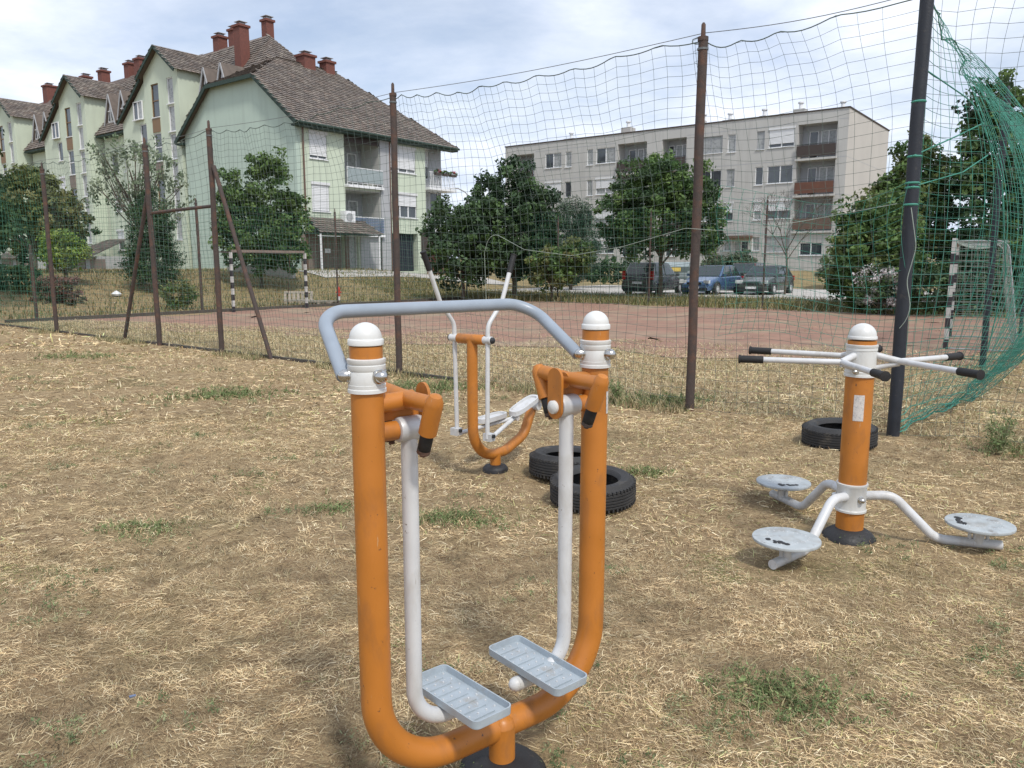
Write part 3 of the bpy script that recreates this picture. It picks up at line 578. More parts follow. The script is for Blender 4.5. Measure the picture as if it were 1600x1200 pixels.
tree(12.6, 46.5, [(0, 0, 1.1, 1.5, 1.0, 1.0), (1.3, 0, 1.5, .9, .9, .8)], 'grey green shrub behind the dark parked car', [(.06, .085, .05), (.08, .10, .06)], 141, 120, 50, .09, trunk=(.05, .4), name='shrub', cat='shrub')
tree(3.2, 50.5, [(0, 0, 1.2, 3.5, 1.2, 1.1), (4, 0, 1.0, 2.5, 1.2, .9)], 'dark clipped shrubs at the back of the verge left of the cars', DARKS, 143, 180, 50, .10, trunk=(.05, .4), name='shrub', cat='shrub')
tree(20.5, 47.0, [(0, 0, 1.6, 2.2, 1.5, 1.6), (1.5, 0, 2.2, 1.7, 1.3, 1.7)], 'grey green shrub below the end balconies of the grey flats', GREYG+GREENS, 145, 190, 50, .10, trunk=(.06, .5), name='shrub', cat='shrub')
tree(-24.5, 41.0, [(0, 0, 2.0, 2.4, 1.6, 1.6), (-3.5, 0, 2.8, 2.0, 1.6, 2.2)], 'dark garden trees before the far left flats', DARKS+OLIVE[:1], 147, 260, 50, .11, trunk=(.1, .9))
def hedge(x0, x1, y, w, h, cols, label, seed):
    e = empty('hedge', ((x0+x1)/2, y, H((x0+x1)/2, y)), 0, label, 'hedge'); r = np.random.default_rng(seed); n = int((x1-x0)*w*h*70)+40
    C = np.stack([(r.random(n)-.5)*(x1-x0), (r.random(n)-.5)*w, r.random(n)*h], 1); V, F, c = leaf_cloud(C, np.full(n, .14), 40, .045, cols, seed)
    np_mesh('foliage', V, F, M_leaf, e, c); mb = MB()
    for k in range(8): 
        xx = (k+.5)/8*(x1-x0)-(x1-x0)/2; mb.tube([(xx, 0, -.05), (xx+.05, .02, h*.8)], .02, 6, r1=.008)
    mb.build('stem', M_bark, e, 50)
hedge(-16.6, -15.2, 27.0, .8, .85, REDD, 'clipped reddish brown hedge behind the leftmost rusty post', 5)
hedge(-19.5, -16.9, 27.6, .8, .8, DARKS+OLIVE[:1], 'low green hedge at the left edge below the dark tree', 6)
def bare_tree(x, y, h, label, seed):
    e = empty('bare_tree', (x, y, H(x, y)), 0, label, 'tree'); mb = MB(); r = random.Random(seed)
    tb = MB(); tb.tube([(0, 0, -.1), (.05, 0, h*.25), (0, .05, h*.4)], .06, 8, r1=.045); tb.build('trunk', M_bark, e, 60)
    def br(p, d, L, rad, dep):
        q = p + d*L; m_ = p.lerp(q, .5)+Vector((r.uniform(-.05, .05), r.uniform(-.05, .05), .03)); mb.tube([p, m_, q], rad, 5, r1=rad*.6)
        if dep:
            for _ in range(3):
                nd = (d + Vector((r.uniform(-.8, .8), r.uniform(-.8, .8), r.uniform(-.1, .6)))).normalized(); br(q, nd, L*.68, rad*.6, dep-1)
    for k in range(5): br(Vector((0, .05, h*(.3+.025*k))), Vector((math.cos(k*1.3)*.6, math.sin(k*1.3)*.6, .9)).normalized(), h*.23, .03, 4)
    mb.build('branches', M_bark, e, 60)
bare_tree(13.4, 38.0, 5.4, 'leafless dead tree beside the dark parked car', 5)
bare_tree(11.7, 46.0, 3.6, 'small half bare tree behind the blue car near the flats entrance', 8)

# ------------------------------------------------------------------ building helpers
class Plane:
    """wall plane: o origin, s direction, n outward normal; all in building coordinates"""
    def __init__(p, o, s, n): p.o = Vector(o); p.s = Vector(s).normalized(); p.n = Vector(n).normalized()
    def P(p, s, z, d=0): return p.o + p.s*s + Vector((0, 0, z)) - p.n*d       # d: depth inwards
def wall(pl, s0, s1, z0, z1, holes, parent, m, name='wall', depth=.16, top=None):
    ss = sorted({s0, s1, *[h[0] for h in holes], *[h[1] for h in holes]}); zs = sorted({z0, z1, *[h[2] for h in holes], *[h[3] for h in holes]})
    mb = MB()
    for i in range(len(ss)-1):
        for j in range(len(zs)-1):
            cs, cz = (ss[i]+ss[i+1])/2, (zs[j]+zs[j+1])/2
            if any(h[0] < cs < h[1] and h[2] < cz < h[3] for h in holes): continue
            mb.poly([pl.P(ss[i], zs[j]), pl.P(ss[i+1], zs[j]), pl.P(ss[i+1], zs[j+1]), pl.P(ss[i], zs[j+1])])
    for h in holes:
        dd = h[4] if len(h) > 4 else depth
        for (a, b) in (((h[0], h[2]), (h[1], h[2])), ((h[1], h[2]), (h[1], h[3])), ((h[1], h[3]), (h[0], h[3])), ((h[0], h[3]), (h[0], h[2]))):
            mb.poly([pl.P(*a), pl.P(*b), pl.P(*b, dd), pl.P(*a, dd)])
    if top: mb.poly([pl.P(*q) for q in top])
    return mb.build(name, m, parent)
def pbox(mb, pl, s0, s1, z0, z1, d0, d1):
    vs = [pl.P(s, z, d) for s in (s0, s1) for z in (z0, z1) for d in (d0, d1)]
    mb.add(vs, [(0,1,3,2),(4,6,7,5),(0,4,5,1),(2,3,7,6),(0,2,6,4),(1,5,7,3)])
wr = random.Random(5)
def window(pl, h, parent, fm=None, shut=0., cols=1, curtain=False, sill=True, label=None, name='window', rows=1):
    s0, s1, z0, z1 = h[:4]; fm = fm or M_winwhite; fw = .055; d = .10; mb = MB()
    pbox(mb, pl, s0+.002, s0+fw, z0+.002, z1-.002, d-.05, d+.03); pbox(mb, pl, s1-fw, s1-.002, z0+.002, z1-.002, d-.05, d+.03)
    pbox(mb, pl, s0+fw, s1-fw, z0+.002, z0+fw, d-.05, d+.03); pbox(mb, pl, s0+fw, s1-fw, z1-fw, z1-.002, d-.05, d+.03)
    for k in range(1, cols):
        sm_ = s0+(s1-s0)*k/cols; pbox(mb, pl, sm_-.04, sm_+.04, z0+fw, z1-fw, d-.045, d+.03)
    for k in range(1, rows):
        zm = z0+(z1-z0)*k/rows; pbox(mb, pl, s0+fw, s1-fw, zm-.03, zm+.03, d-.043, d+.028)
    w = mb.build(name, fm, parent)
    if label: w['label'] = label
    for k in range(cols):
        a = s0+(s1-s0)*k/cols+.03; b = s0+(s1-s0)*(k+1)/cols-.03
        g_ = MB(); pbox(g_, pl, a, b, z0+.03, z1-.03, d, d+.02); g_.build('pane', M_curtain if (curtain or wr.random() < .25) else M_glass, w)
    if shut > 0:
        sh = MB(); zz = z1-(z1-z0)*shut; n = max(1, int((z1-zz)/.09))
        for k in range(n):
            za = z1-(z1-zz)*k/n; zb = z1-(z1-zz)*(k+1)/n; vs = [pl.P(s0+.03, za, .02), pl.P(s1-.03, za, .02), pl.P(s1-.03, zb+.01, .005), pl.P(s0+.03, zb+.01, .005), pl.P(s1-.03, zb, .02), pl.P(s0+.03, zb, .02)]
            sh.add(vs, [(0, 1, 2, 3), (3, 2, 4, 5)])
        pbox(sh, pl, s0-.04, s1+.04, z1-.02, z1+.13, -.06, .01); sh.build('roller_shutter', M_shutter, w)
    if sill:
        sl = MB(); pbox(sl, pl, s0-.05, s1+.05, z0-.05, z0, -.07, .06); sl.build('sill', M_winwhite, w)
    return w
def tiles(poly, parent, cols, tw=.30, th=.24, name='roof_tiles', seed=0, thick=.03):
    """cover planar roof polygon with overlapping tiles as real geometry; poly[0]->poly[1] is the eave"""
    P = [Vector(p) for p in poly]; ex = (P[1]-P[0]).normalized(); nrm = ex.cross(P[2]-P[0]).normalized()
    if nrm.z < 0: nrm = -nrm
    up = nrm.cross(ex).normalized()
    if up.z < 0: up = -up
    q = [((p-P[0]).dot(ex), (p-P[0]).dot(up)) for p in P]; x0 = min(a for a, b in q); x1 = max(a for a, b in q); y1 = max(b for a, b in q)
    def inside(x, y):
        c = False; n = len(q)
        for i in range(n):
            (ax, ay), (bx, by) = q[i], q[(i+1) % n]
            if (ay > y) != (by > y) and x < (bx-ax)*(y-ay)/(by-ay)+ax: c = not c
        return c
    r = random.Random(seed); V = []; Fq = []; Cc = []; j = 0; y = 0
    while y < y1:
        x = x0 - (tw/2 if j % 2 else 0)
        while x < x1:
            if inside(x+tw/2, y+th*.5):
                l = .012+r.random()*.02; a = P[0]+ex*(x+.012)+up*y; b = P[0]+ex*(x+tw-.012)+up*y; b_ = len(V)
                mid = (a+b)/2-up*(.05)
                V += [a+nrm*(thick+l), mid+nrm*(thick+l+.004), b+nrm*(thick+l), b+up*(th*1.05)+nrm*.006, a+up*(th*1.05)+nrm*.006, a+nrm*.0, b+nrm*.0]
                Fq += [(b_, b_+1, b_+2, b_+3), (b_, b_+3, b_+4, b_+4), (b_+5, b_+6, b_+2, b_)]
                c = cols[r.randrange(len(cols))]; f = .84+.32*r.random(); Cc += [(c[0]*f, c[1]*f, c[2]*f)]*7
            x += tw
        y += th; j += 1
    fs = []
    for f_ in Fq: fs.append(tuple(dict.fromkeys(f_)))
    me = bpy.data.meshes.new(name); me.from_pydata([tuple(v) for v in V], [], fs)
    a = me.color_attributes.new('tint', 'FLOAT_COLOR', 'POINT'); a.data.foreach_set('color', np.concatenate([np.array(Cc), np.ones((len(Cc), 1))], 1).astype(np.float32).ravel())
    me.materials.append(M_tile); return tag(link_mesh(name, me, parent), kind='stuff')
TC = [(.165, .138, .120), (.185, .158, .136), (.145, .122, .108), (.205, .178, .152), (.155, .135, .122), (.175, .14, .118)]
def roofslope(poly, parent, seed, m=None):
    mb = MB(); mb.poly(poly); o = mb.build('roof', m or M_under, parent); tiles(poly, o, TC, seed=seed); return o

# ------------------------------------------------------------------ green apartment building
GB = empty('apartment_building', (-11.9, 43.8, 1.25), TH, 'long mint green apartment block with brown gabled roofs and red chimneys', 'building')
EW, RW = 8.45, 12.85                                     # eave and ridge of the end wing
gab = Plane((-11.2, 0, 0), (1, 0, 0), (0, -1, 0)); fac = Plane((0, 0, 0), (0, 1, 0), (1, 0, 0))
gw = MB(); pr = [(-11.2, 0, -1.3), (0, 0, -1.3), (0, 0, EW+.0), (-3.2, 0, 10.95), (-8.0, 0, 10.95), (-11.2, 0, EW)]
gw.prism(pr, (0, .3, 0)); gw.build('gable_wall', M_mint, GB)
# facade facing the court
H1 = [(.9, 2.15, 6.25, 7.65), (.95, 2.2, 3.35, 4.85), (3.4, 6.15, 5.0, 8.2, 1.7), (3.4, 6.15, 2.15, 4.75, 1.7), (7.1, 9.3, 6.1, 7.6), (7.15, 9.35, 3.3, 4.75), (1.1, 3.2, -.1, 2.0, .3), (3.55, 4.3, -.1, 2.1, .3), (6.0, 9.4, -.1, 2.3, .9)]
wall(fac, .3, 10.2, -1.3, EW, H1, GB, M_lime, depth=.14)
window(fac, H1[0], GB, shut=.88, cols=2); window(fac, H1[1], GB, shut=.97, cols=2); window(fac, H1[4], GB, shut=.85, cols=3); window(fac, H1[5], GB, shut=.5, cols=3)
# loggias
for (h, pm, dark) in ((H1[2], M_glasspan, True), (H1[3], M_bluepan, False)):
    bk = MB(); pbox(bk, fac, h[0]+.002, h[1]-.002, h[2], h[3], 1.62, 1.72); b_ = bk.build('loggia_back', M_greyren, GB)
    fl = MB(); pbox(fl, fac, h[0]-.05, h[1]+.12, h[2]-.14, h[2]+.02, -.28, -.003); slab = fl.build('balcony_slab', M_winwhite, GB)
    for dd in ((h[0]+.5, h[0]+1.3), (h[0]+1.55, h[0]+2.3)):
        dl = Plane(fac.P(0, 0, 1.50), fac.s, fac.n); window(dl, (dd[0], dd[1], h[2]+(.05 if dd[0] < h[0]+1 else .6), h[2]+2.1), GB, sill=False, name='balcony_door')
    rl = MB()
    for z in (.15, 1.0): pbox(rl, fac, h[0]-.02, h[1]+.08, h[2]+z-.02, h[2]+z+.02, -.24, -.20)
    for k in range(8): s = h[0]+(h[1]-h[0])*k/7; pbox(rl, fac, s-.015, s+.015, h[2]+.02, h[2]+.98, -.235, -.205)
    ra = rl.build('railing', M_winwhite, GB)
    if dark:
        pn = MB(); pbox(pn, fac, h[0]+.02, h[1]+.04, h[2]+.19, h[2]+.95, -.27, -.245); pn.build('railing_panel', pm, ra)
    else:
        for k in range(9):
            sl = MB(); z = h[2]+.12+k*.095; pbox(sl, fac, h[0]+.02, h[1]+.04, z, z+.06, -.27, -.245); sl.build('slat', M_bluepan, ra)
aw = MB(); vs = [fac.P(3.45, 8.0, .05), fac.P(6.1, 8.0, .05), fac.P(6.1, 7.45, -.1), fac.P(3.45, 7.45, -.1)]; aw.poly(vs); aw.build('rolled_awning', M_brownboard, GB)
pil = MB(); pbox(pil, fac, 6.16, 6.9, -.2, EW-.1, -.10, -.003); pil.build('pilaster', M_greyren, GB)
# balconies at the far end
wall(Plane((-.9, 0, 0), (0, 1, 0), (1, 0, 0)), 10.2, 12.7, -1.3, EW-.35, [(10.6, 11.5, 6.0, 8.0), (11.6, 12.4, 3.0, 5.2), (10.5, 11.3, 3.0, 5.0)], GB, M_greyren, depth=.14)
e2 = Plane((-.9, 0, 0), (0, 1, 0), (1, 0, 0)); window(e2, (10.6, 11.5, 6.0, 8.0), GB, shut=.6, sill=False); window(e2, (11.6, 12.4, 3.0, 5.2), GB, sill=False); window(e2, (10.5, 11.3, 3.0, 5.0), GB, sill=False)
rt = MB(); rt.poly([(0, 10.2, -1.3), (-.9, 10.2, -1.3), (-.9, 10.2, EW), (0, 10.2, EW)]); rt.poly([(-.9, 12.7, -1.3), (-11.2, 12.7, -1.3), (-11.2, 12.7, EW-.35), (-.9, 12.7, EW-.35)]); rt.build('return_wall', M_lime, GB)
for z in (5.35, 2.6):
    sl = MB(); sl.bb(-.9, .35, 10.25, 12.9, z-.14, z); sl.build('balcony_slab', M_winwhite, GB)
    rl = MB(); 
    for zz in (.1, 1.0): rl.bb(.26, .30, 10.3, 12.85, z+zz-.02, z+zz+.02); rl.bb(-.9, .26, 12.82, 12.86, z+zz-.02, z+zz+.02)
    for k in range(16): y = 10.35+k*.155; rl.bb(.267, .293, y, y+.035, z, z+.98)
    ra = rl.build('railing', M_winwhite, GB)
    if z > 4:
        fb = MB(); 
        for k in range(3): fb.bb(.32, .5, 10.7+k*.75, 11.25+k*.75, z+.82, z+.98)
        fb.build('flower_box', M_brownboard, ra)
        C = np.array([[.42, 10.75+i*.12, 6.42+.05*math.sin(i)] for i in range(18)]); v, f, c = leaf_cloud(C, np.full(18, .12), 26, .05, GREENS+[(.35, .05, .06)], 3); np_mesh('flowers', v, f, M_leaf, ra, c)
# ground floor: garage doors, entrance, canopy, navy gate
gd = Plane(fac.P(0, 0, .24), fac.s, fac.n)
for (a, b) in ((1.12, 2.14), (2.16, 3.18)):
    g_ = MB(); pbox(g_, gd, a, b, -.09, 1.98, 0, .05); d_ = g_.build('garage_door', M_garage, GB)
    for k in range(6): q = MB(); s = a+.03+k*(b-a-.04)/6; pbox(q, gd, s, s+(b-a)/6-.03, -.05, 1.94, -.02, -.002); q.build('board', M_garage, d_)
nb = MB(); pbox(nb, gd, 1.9, 2.3, 1.0, 1.25, -.05, -.025); nb.build('notice', M_winwhite, GB)
window(Plane(fac.P(0, 0, .1), fac.s, fac.n), (3.57, 4.28, -.08, 2.08), GB, sill=False, name='entrance_door')
cn = MB(); cp = [(0.02, .5, 3.0), (0.02, 4.6, 3.0), (1.5, 4.9, 2.1), (1.5, .2, 2.1)]; cn.poly(cp); cn.prism([(0.03, .3, 2.04), (1.48, .3, 2.04), (1.48, 4.8, 2.04), (.03, 4.8, 2.04)], (0, 0, .05)); c_ = cn.build('canopy', M_eave, GB); tiles([(1.5, .2, 2.1), (1.5, 4.9, 2.1), (.02, 4.6, 3.0), (.02, .5, 3.0)], c_, TC, seed=4)
for s in (.35, 4.7): q = MB(); q.tube([(1.4, s, -.3), (1.4, s, 2.05)], .06, 8); q.build('canopy_post', M_winwhite, GB)
ng = Plane(fac.P(0, 0, .35), fac.s, fac.n)
ngf = MB(); pbox(ngf, ng, 6.05, 9.35, -.1, 2.28, .05, .1); ngo = ngf.build('gate', M_navy, GB)
for k in range(17): q = MB(); s = 6.1+k*.19; pbox(q, ng, s, s+.15, -.05, 2.24, -.02, .048); q.build('board', M_navy, ngo)
bw = MB(); bw.bb(-.6, -.3, 9.5, 12.6, -.3, 2.3); bw.build('brick_wall', M_brick, GB)
fb = MB(); fb.bb(-.2, .1, 9.7, 12.6, 1.2, 2.45); fb.build('lattice_board', M_brownboard, GB)
ac = MB(); ac.bb(.02, .42, 2.95, 3.75, 2.75, 3.45); a_ = ac.build('air_conditioner', M_winwhite, GB); q = MB(); q.lathe([(.24, 0), (.24, .03), (.05, .035)], (.42, 3.3, 3.1), (1, 0, 0), 16); q.build('fan_grille', M_greyren, a_, 40)
for s in (.42, 6.95): q = MB(); q.tube(fillet([(.45, s, EW-.25), (.10, s, EW-.6), (.10, s, .0)], .08), .05, 8); q.build('downpipe', M_gutter, GB, 40)
q = MB(); pbox(q, fac, 4.42, 5.95, -1.2, 2.0, -.06, -.003); q.build('wall_panel', M_greyren, GB)
q = MB(); pbox(q, fac, .05, 1.05, -1.2, 2.05, -.05, -.003); q.build('timber_panel', M_garage, GB)
q = MB(); pbox(q, fac, 3.22, 3.52, -1.2, 2.05, -.05, -.003); q.build('timber_panel', M_gutter, GB)
for h in (H1[2], H1[3]):
    q = MB(); pbox(q, fac, 6.115, 6.147, h[2]+.01, h[3]-.01, .003, 1.6); q.build('loggia_side', M_panel, GB)
    q = MB(); pbox(q, fac, 3.403, 6.11, h[3]-.05, h[3]-.01, .003, 1.6); q.build('loggia_ceiling', M_panel, GB)
# wing roof
ov = .55
A_ = (-.0+ov, -.35, EW-.42); 
r1 = [(ov, -.35, EW-.40), (ov, 12.9, EW-.40), (-5.6, 7.7, RW), (-5.6, 3.0, RW), (-3.2, -.35, 10.98)]
roofslope(r1, GB, 1)
r2 = [(-11.2-ov, 12.9, EW-.40), (-11.2-ov, -.35, EW-.40), (-8.0, -.35, 10.98), (-5.6, 3.0, RW), (-5.6, 7.7, RW)]
roofslope(r2, GB, 2)
roofslope([(-8.0, -.35, 10.98), (-3.2, -.35, 10.98), (-5.6, 3.0, RW)], GB, 3)
roofslope([(ov, 12.9, EW-.40), (-11.2-ov, 12.9, EW-.40), (-5.6, 7.7, RW)], GB, 4)
fa = MB()
def beam(mb, p, q, w, h):
    p = Vector(p); q = Vector(q); d = (q-p).normalized(); s = d.cross(Vector((0, 0, 1))).normalized()*w/2; u = s.cross(d).normalized()*h/2
    vs = [p-s-u, p+s-u, p+s+u, p-s+u, q-s-u, q+s-u, q+s+u, q-s+u]; mb.add(vs, [(0,1,2,3),(7,6,5,4),(0,4,5,1),(1,5,6,2),(2,6,7,3),(3,7,4,0)])
for p, q in (((ov, -.38, EW-.5), (-3.2, -.38, 10.88)), ((-3.2, -.38, 10.88), (-8, -.38, 10.88)), ((-8, -.38, 10.88), (-11.2-ov, -.38, EW-.5))): beam(fa, p, q, .08, .22)
fa.build('bargeboard', M_eave, GB)
fa = MB(); fa.bb(.02, ov, -.3, 12.85, EW-.62, EW-.5); fa.build('eave_soffit', M_eave, GB)
fa = MB(); fa.bb(-11.75, -11.22, -.3, 4, EW-.62, EW-.5); fa.build('eave_soffit', M_eave, GB)
gt = MB(); gt.tube([(ov+.05, -.3, EW-.45), (ov+.05, 12.9, EW-.45)], .075, 8); gt.build('gutter', M_eave, GB, 40)
# long row behind, three projecting stair bays
ER, RR_ = 10.25, 15.05
ph0 = -13.6; per = 12.8
fr = Plane((0, -.02, 0), (1, 0, 0), (0, -1, 0)); frb = Plane((0, .10, 0), (1, 0, 0), (0, -1, 0)); frc = Plane((0, 1.1, 0), (1, 0, 0), (0, -1, 0))
for u in range(3):
    p = ph0 - per*u; L_, R_ = p-2.2, p+2.0
    holes = []
    st = []
    for k in range(6): st.append((p-1.25+1.9, p-1.25+2.65, 12.2-1.72*(k+1)+.06, 12.2-1.72*k-.06))
    lf = []
    for k in range(4): lf.append((p-1.35, p-.4, 9.9-2.8*k, 12.0-2.8*k if k == 0 else 11.7-2.8*k))
    holes = st + lf
    wall(fr, L_, R_, -1.5, 12.65, holes, GB, M_lime, 'bay_wall', .12, top=[(L_, 12.65), (R_, 12.65), (p, 14.15)])
    for k, h in enumerate(st): window(fr, h, GB, sill=True, curtain=True, name='stair_window')
    for k, h in enumerate(lf):
        window(fr, h, GB, fm=M_winwhite if k % 2 else M_winbrown, shut=0, rows=2 if k < 2 else 1)
        q = MB(); pbox(q, fr, h[0], h[1], h[2]-.95, h[2]-.08, -.03, -.003); q.build('window_panel', M_winbrown if k % 2 == 0 else M_garage, GB)
    q = MB(); q.poly([(R_, -.02, -1.5), (R_, 4.5, -1.5), (R_, 4.5, 12.65), (R_, -.02, 12.65)]); q.poly([(L_, -.02, -1.5), (L_, .55, -1.5), (L_, .55, 12.9), (L_, -.02, 12.65)]); q.build('bay_side_wall', M_lime, GB)
    # cross gable roof over the bay
    roofslope([(R_+.3, -.4, 12.43), (R_+.3, 3.4, 12.43), (p, 4.6, 14.2), (p, -.4, 14.2)], GB, 10+u)
    roofslope([(L_-.25, 3.4, 12.5), (L_-.25, -.4, 12.5), (p, -.4, 14.2), (p, 4.6, 14.2)], GB, 20+u)
    L2 = p-5.6
    roofslope([(L2-.25, 3.0, 10.05), (L2-.25, -.15, 10.05), (L_-.25, -.15, 12.55), (L_-.25, 3.6, 12.55)], GB, 30+u)
    q = MB()
    for a, b in (((R_+.32, -.43, 12.35), (p, -.43, 14.12)), ((p, -.43, 14.12), (L_-.25, -.43, 12.42)), ((L_-.25, -.18, 12.45), (L2-.25, -.18, 9.95))): beam(q, a, b, .06, .2)
    q.build('bargeboard', M_eave, GB)
    # shed part left of the bay
    hs = [(L2+2.3, L2+3.9, 8.3, 9.7), (L2+2.3, L2+4.0, 5.6, 7.0), (L2+2.3, L2+3.9, 2.9, 4.3), (L2+2.3, L2+3.9, .2, 1.5)]
    wall(frb, L2, L_, -1.5, 9.95, hs, GB, M_lime, 'wall', .12, top=[(L2, 9.95), (L_, 9.95), (L_, 12.5), (L2+.1, 10.1)])
    window(Plane(frb.P(0, 0, -.16), frb.s, frb.n), (L2+1.75, L2+2.95, 10.0, 11.2), GB, cols=2, name='gable_window')
    for k, h in enumerate(hs): window(frb, h, GB, cols=2, shut=(.0, .75, .9, .4)[k])
    sw = MB(); sw.poly([(L2, .10, -1.5), (L2, 1.1, -1.5), (L2, 1.1, 10.1), (L2, .10, 10.1)]); sw.build('side_wall', M_lime, GB)
    # recessed wall with two windows per floor, roof above it with two pointed dormers
    c0, c1 = L2-5.0, L2
    hr = []
    for k in range(3): hr += [(c0+.9, c0+1.9, 7.0-2.8*k, 8.4-2.8*k), (c0+2.8, c0+3.8, 7.0-2.8*k, 8.4-2.8*k)]
    wall(frc, c0, c1, -1.5, ER, hr, GB, M_lime, 'recessed_wall', .12)
    for h in hr: window(frc, h, GB, shut=wr.choice((0, 0, 0, .5)))
    roofslope([(c0-.1, .45, 9.75), (c1+.1, .45, 9.75), (c1+.1, 4.7, RR_), (c0-.1, 4.7, RR_)], GB, 40+u)
    q = MB(); q.bb(c0, c1, .47, 1.1, 9.57, 9.70); q.build('eave_soffit', M_eave, GB)
    for dxx in (c0+1.3, c0+3.2):
        d_ = MB(); yb = 1.15; zb = 10.65; zt = 12.45
        d_.poly([(dxx-.6, yb, zb), (dxx+.6, yb, zb), (dxx, yb, zt)]); dm = d_.build('dormer', M_winwhite, GB)
        q = MB(); q.poly([(dxx-.42, yb-.03, zb+.12), (dxx+.42, yb-.03, zb+.12), (dxx, yb-.03, zt-.6)]); q.build('pane', M_glass, dm)
        q = MB(); q.bb(dxx-.03, dxx+.03, yb-.06, yb-.035, zb+.1, zt-.7); q.bb(dxx-.4, dxx+.4, yb-.06, yb-.037, zb+.75, zb+.81); q.build('mullion', M_winwhite, dm)
        for sg in (-1, 1):
            q = MB(); q.prism([(dxx+sg*.82, yb-.15, zb-.3), (dxx, yb-.15, zt+.12), (dxx, yb+2.2, zt+.12), (dxx+sg*.82, yb+.5, zb-.3)], (0, 0, .07)); q.build('dormer_roof', M_tile2, dm)
            q = MB(); beam(q, (dxx+sg*.82, yb-.18, zb-.28), (dxx, yb-.18, zt+.14), .05, .10); q.build('dormer_trim', M_greyren, dm)
    q = MB(); q.tube([(c1-.15, .4, 9.6), (c1-.15, .98, 9.2), (c1-.15, .98, -.5)], .06, 8); q.build('downpipe', M_gutter, GB, 40)
    # low garage roofs at the foot
    q = MB(); q.bb(c0, c1-.5, -2.2, 1.8, -1.5, .9); q.build('garage_block', M_greyren, GB)
    roofslope([(c0-.3, -2.8, .8), (c1-.2, -2.8, .8), (c1-1.2, .6, 2.2), (c0+.7, .6, 2.2)], GB, 50+u)
    for k in range(2): q = MB(); q.bb(c0+.6+k*3, c0+2.8+k*3, -2.25, -2.203, -1.4, .7); q.build('garage_door', M_garage, GB)
# recess between the wing and bay A, main roofs and hips
roofslope([(-11.75, .45, 9.75), (-3, .45, 9.75), (-8.6, 4.7, RR_), (-11.75, 4.7, RR_)], GB, 60)
for dxx in (-10.3, -8.4):
    d_ = MB(); yb = 1.15; zb = 10.65; zt = 12.45
    d_.poly([(dxx-.6, yb, zb), (dxx+.6, yb, zb), (dxx, yb, zt)]); dm = d_.build('dormer', M_winwhite, GB)
    q = MB(); q.poly([(dxx-.42, yb-.03, zb+.12), (dxx+.42, yb-.03, zb+.12), (dxx, yb-.03, zt-.6)]); q.build('pane', M_glass, dm)
    for sg in (-1, 1):
        q = MB(); q.prism([(dxx+sg*.82, yb-.15, zb-.3), (dxx, yb-.15, zt+.12), (dxx, yb+2.2, zt+.12), (dxx+sg*.82, yb+.5, zb-.3)], (0, 0, .07)); q.build('dormer_roof', M_tile2, dm)
        q = MB(); beam(q, (dxx+sg*.82, yb-.18, zb-.28), (dxx, yb-.18, zt+.14), .05, .10); q.build('dormer_trim', M_greyren, dm)
mr_ = [(-50, 3.0, 12.7), (-11.7, 3.0, 12.9), (-11.7, 4.7, RR_), (-50, 4.7, RR_)]; roofslope(mr_, GB, 61)
q = MB(); q.poly([(-50, 4.7, RR_), (-8.6, 4.7, RR_), (-3.0, 9.5, 9.4), (-50, 10, 9.4)]); q.build('roof', M_under, GB)
roofslope([(-3.0, .45, 9.75), (-3.0, 9.5, 9.4), (-8.6, 4.7, RR_)], GB, 62)
q = MB(); q.poly([(-50, 10, -1.5), (-11, 10, -1.5), (-11, 10, 9.4), (-50, 10, 9.4)]); q.poly([(-50, 1.9, -1.5), (-50, 10, -1.5), (-50, 10, 9.4), (-50, 4.7, RR_), (-50, 1.9, 10)]); q.build('rear_wall', M_lime, GB)
for (cx, cy, z0, z1, w) in ((-9.0, 3.0, 8.5, 15.3, .68), (-9.0, 5.0, 10, 16.1, .56), (-14.5, 5, 13.5, 16.0, .7), (-12.9, 5.1, 13.5, 16.2, .6), (-5.6, 5.3, 12, 13.45, .85), (-5.6, 7.0, 12, 13.4, .7), (-27.1, 5, 13.5, 16.1, .75), (-25.4, 5, 13.5, 16.2, .8), (-34.8, 5, 13.5, 16.2, .7), (-31.6, 5, 13.5, 16.2, .7), (-42, 5, 13.5, 16.4, .9)):
    q = MB(); q.bb(cx-w/2, cx+w/2, cy-w/2, cy+w/2, z0, z1-.12); c_ = q.build('chimney', M_brick, GB)
    q = MB(); q.bb(cx-w/2-.08, cx+w/2+.08, cy-w/2-.08, cy+w/2+.08, z1-.12, z1+.02); q.build('chimney_cap', M_brick, c_)
    q = MB(); q.bb(cx-.2, cx+.2, cy-.2, cy+.2, z1+.02, z1+.14); q.bb(cx-.3, cx+.3, cy-.3, cy+.3, z1+.2, z1+.23); q.build('flue', M_greyren, c_)

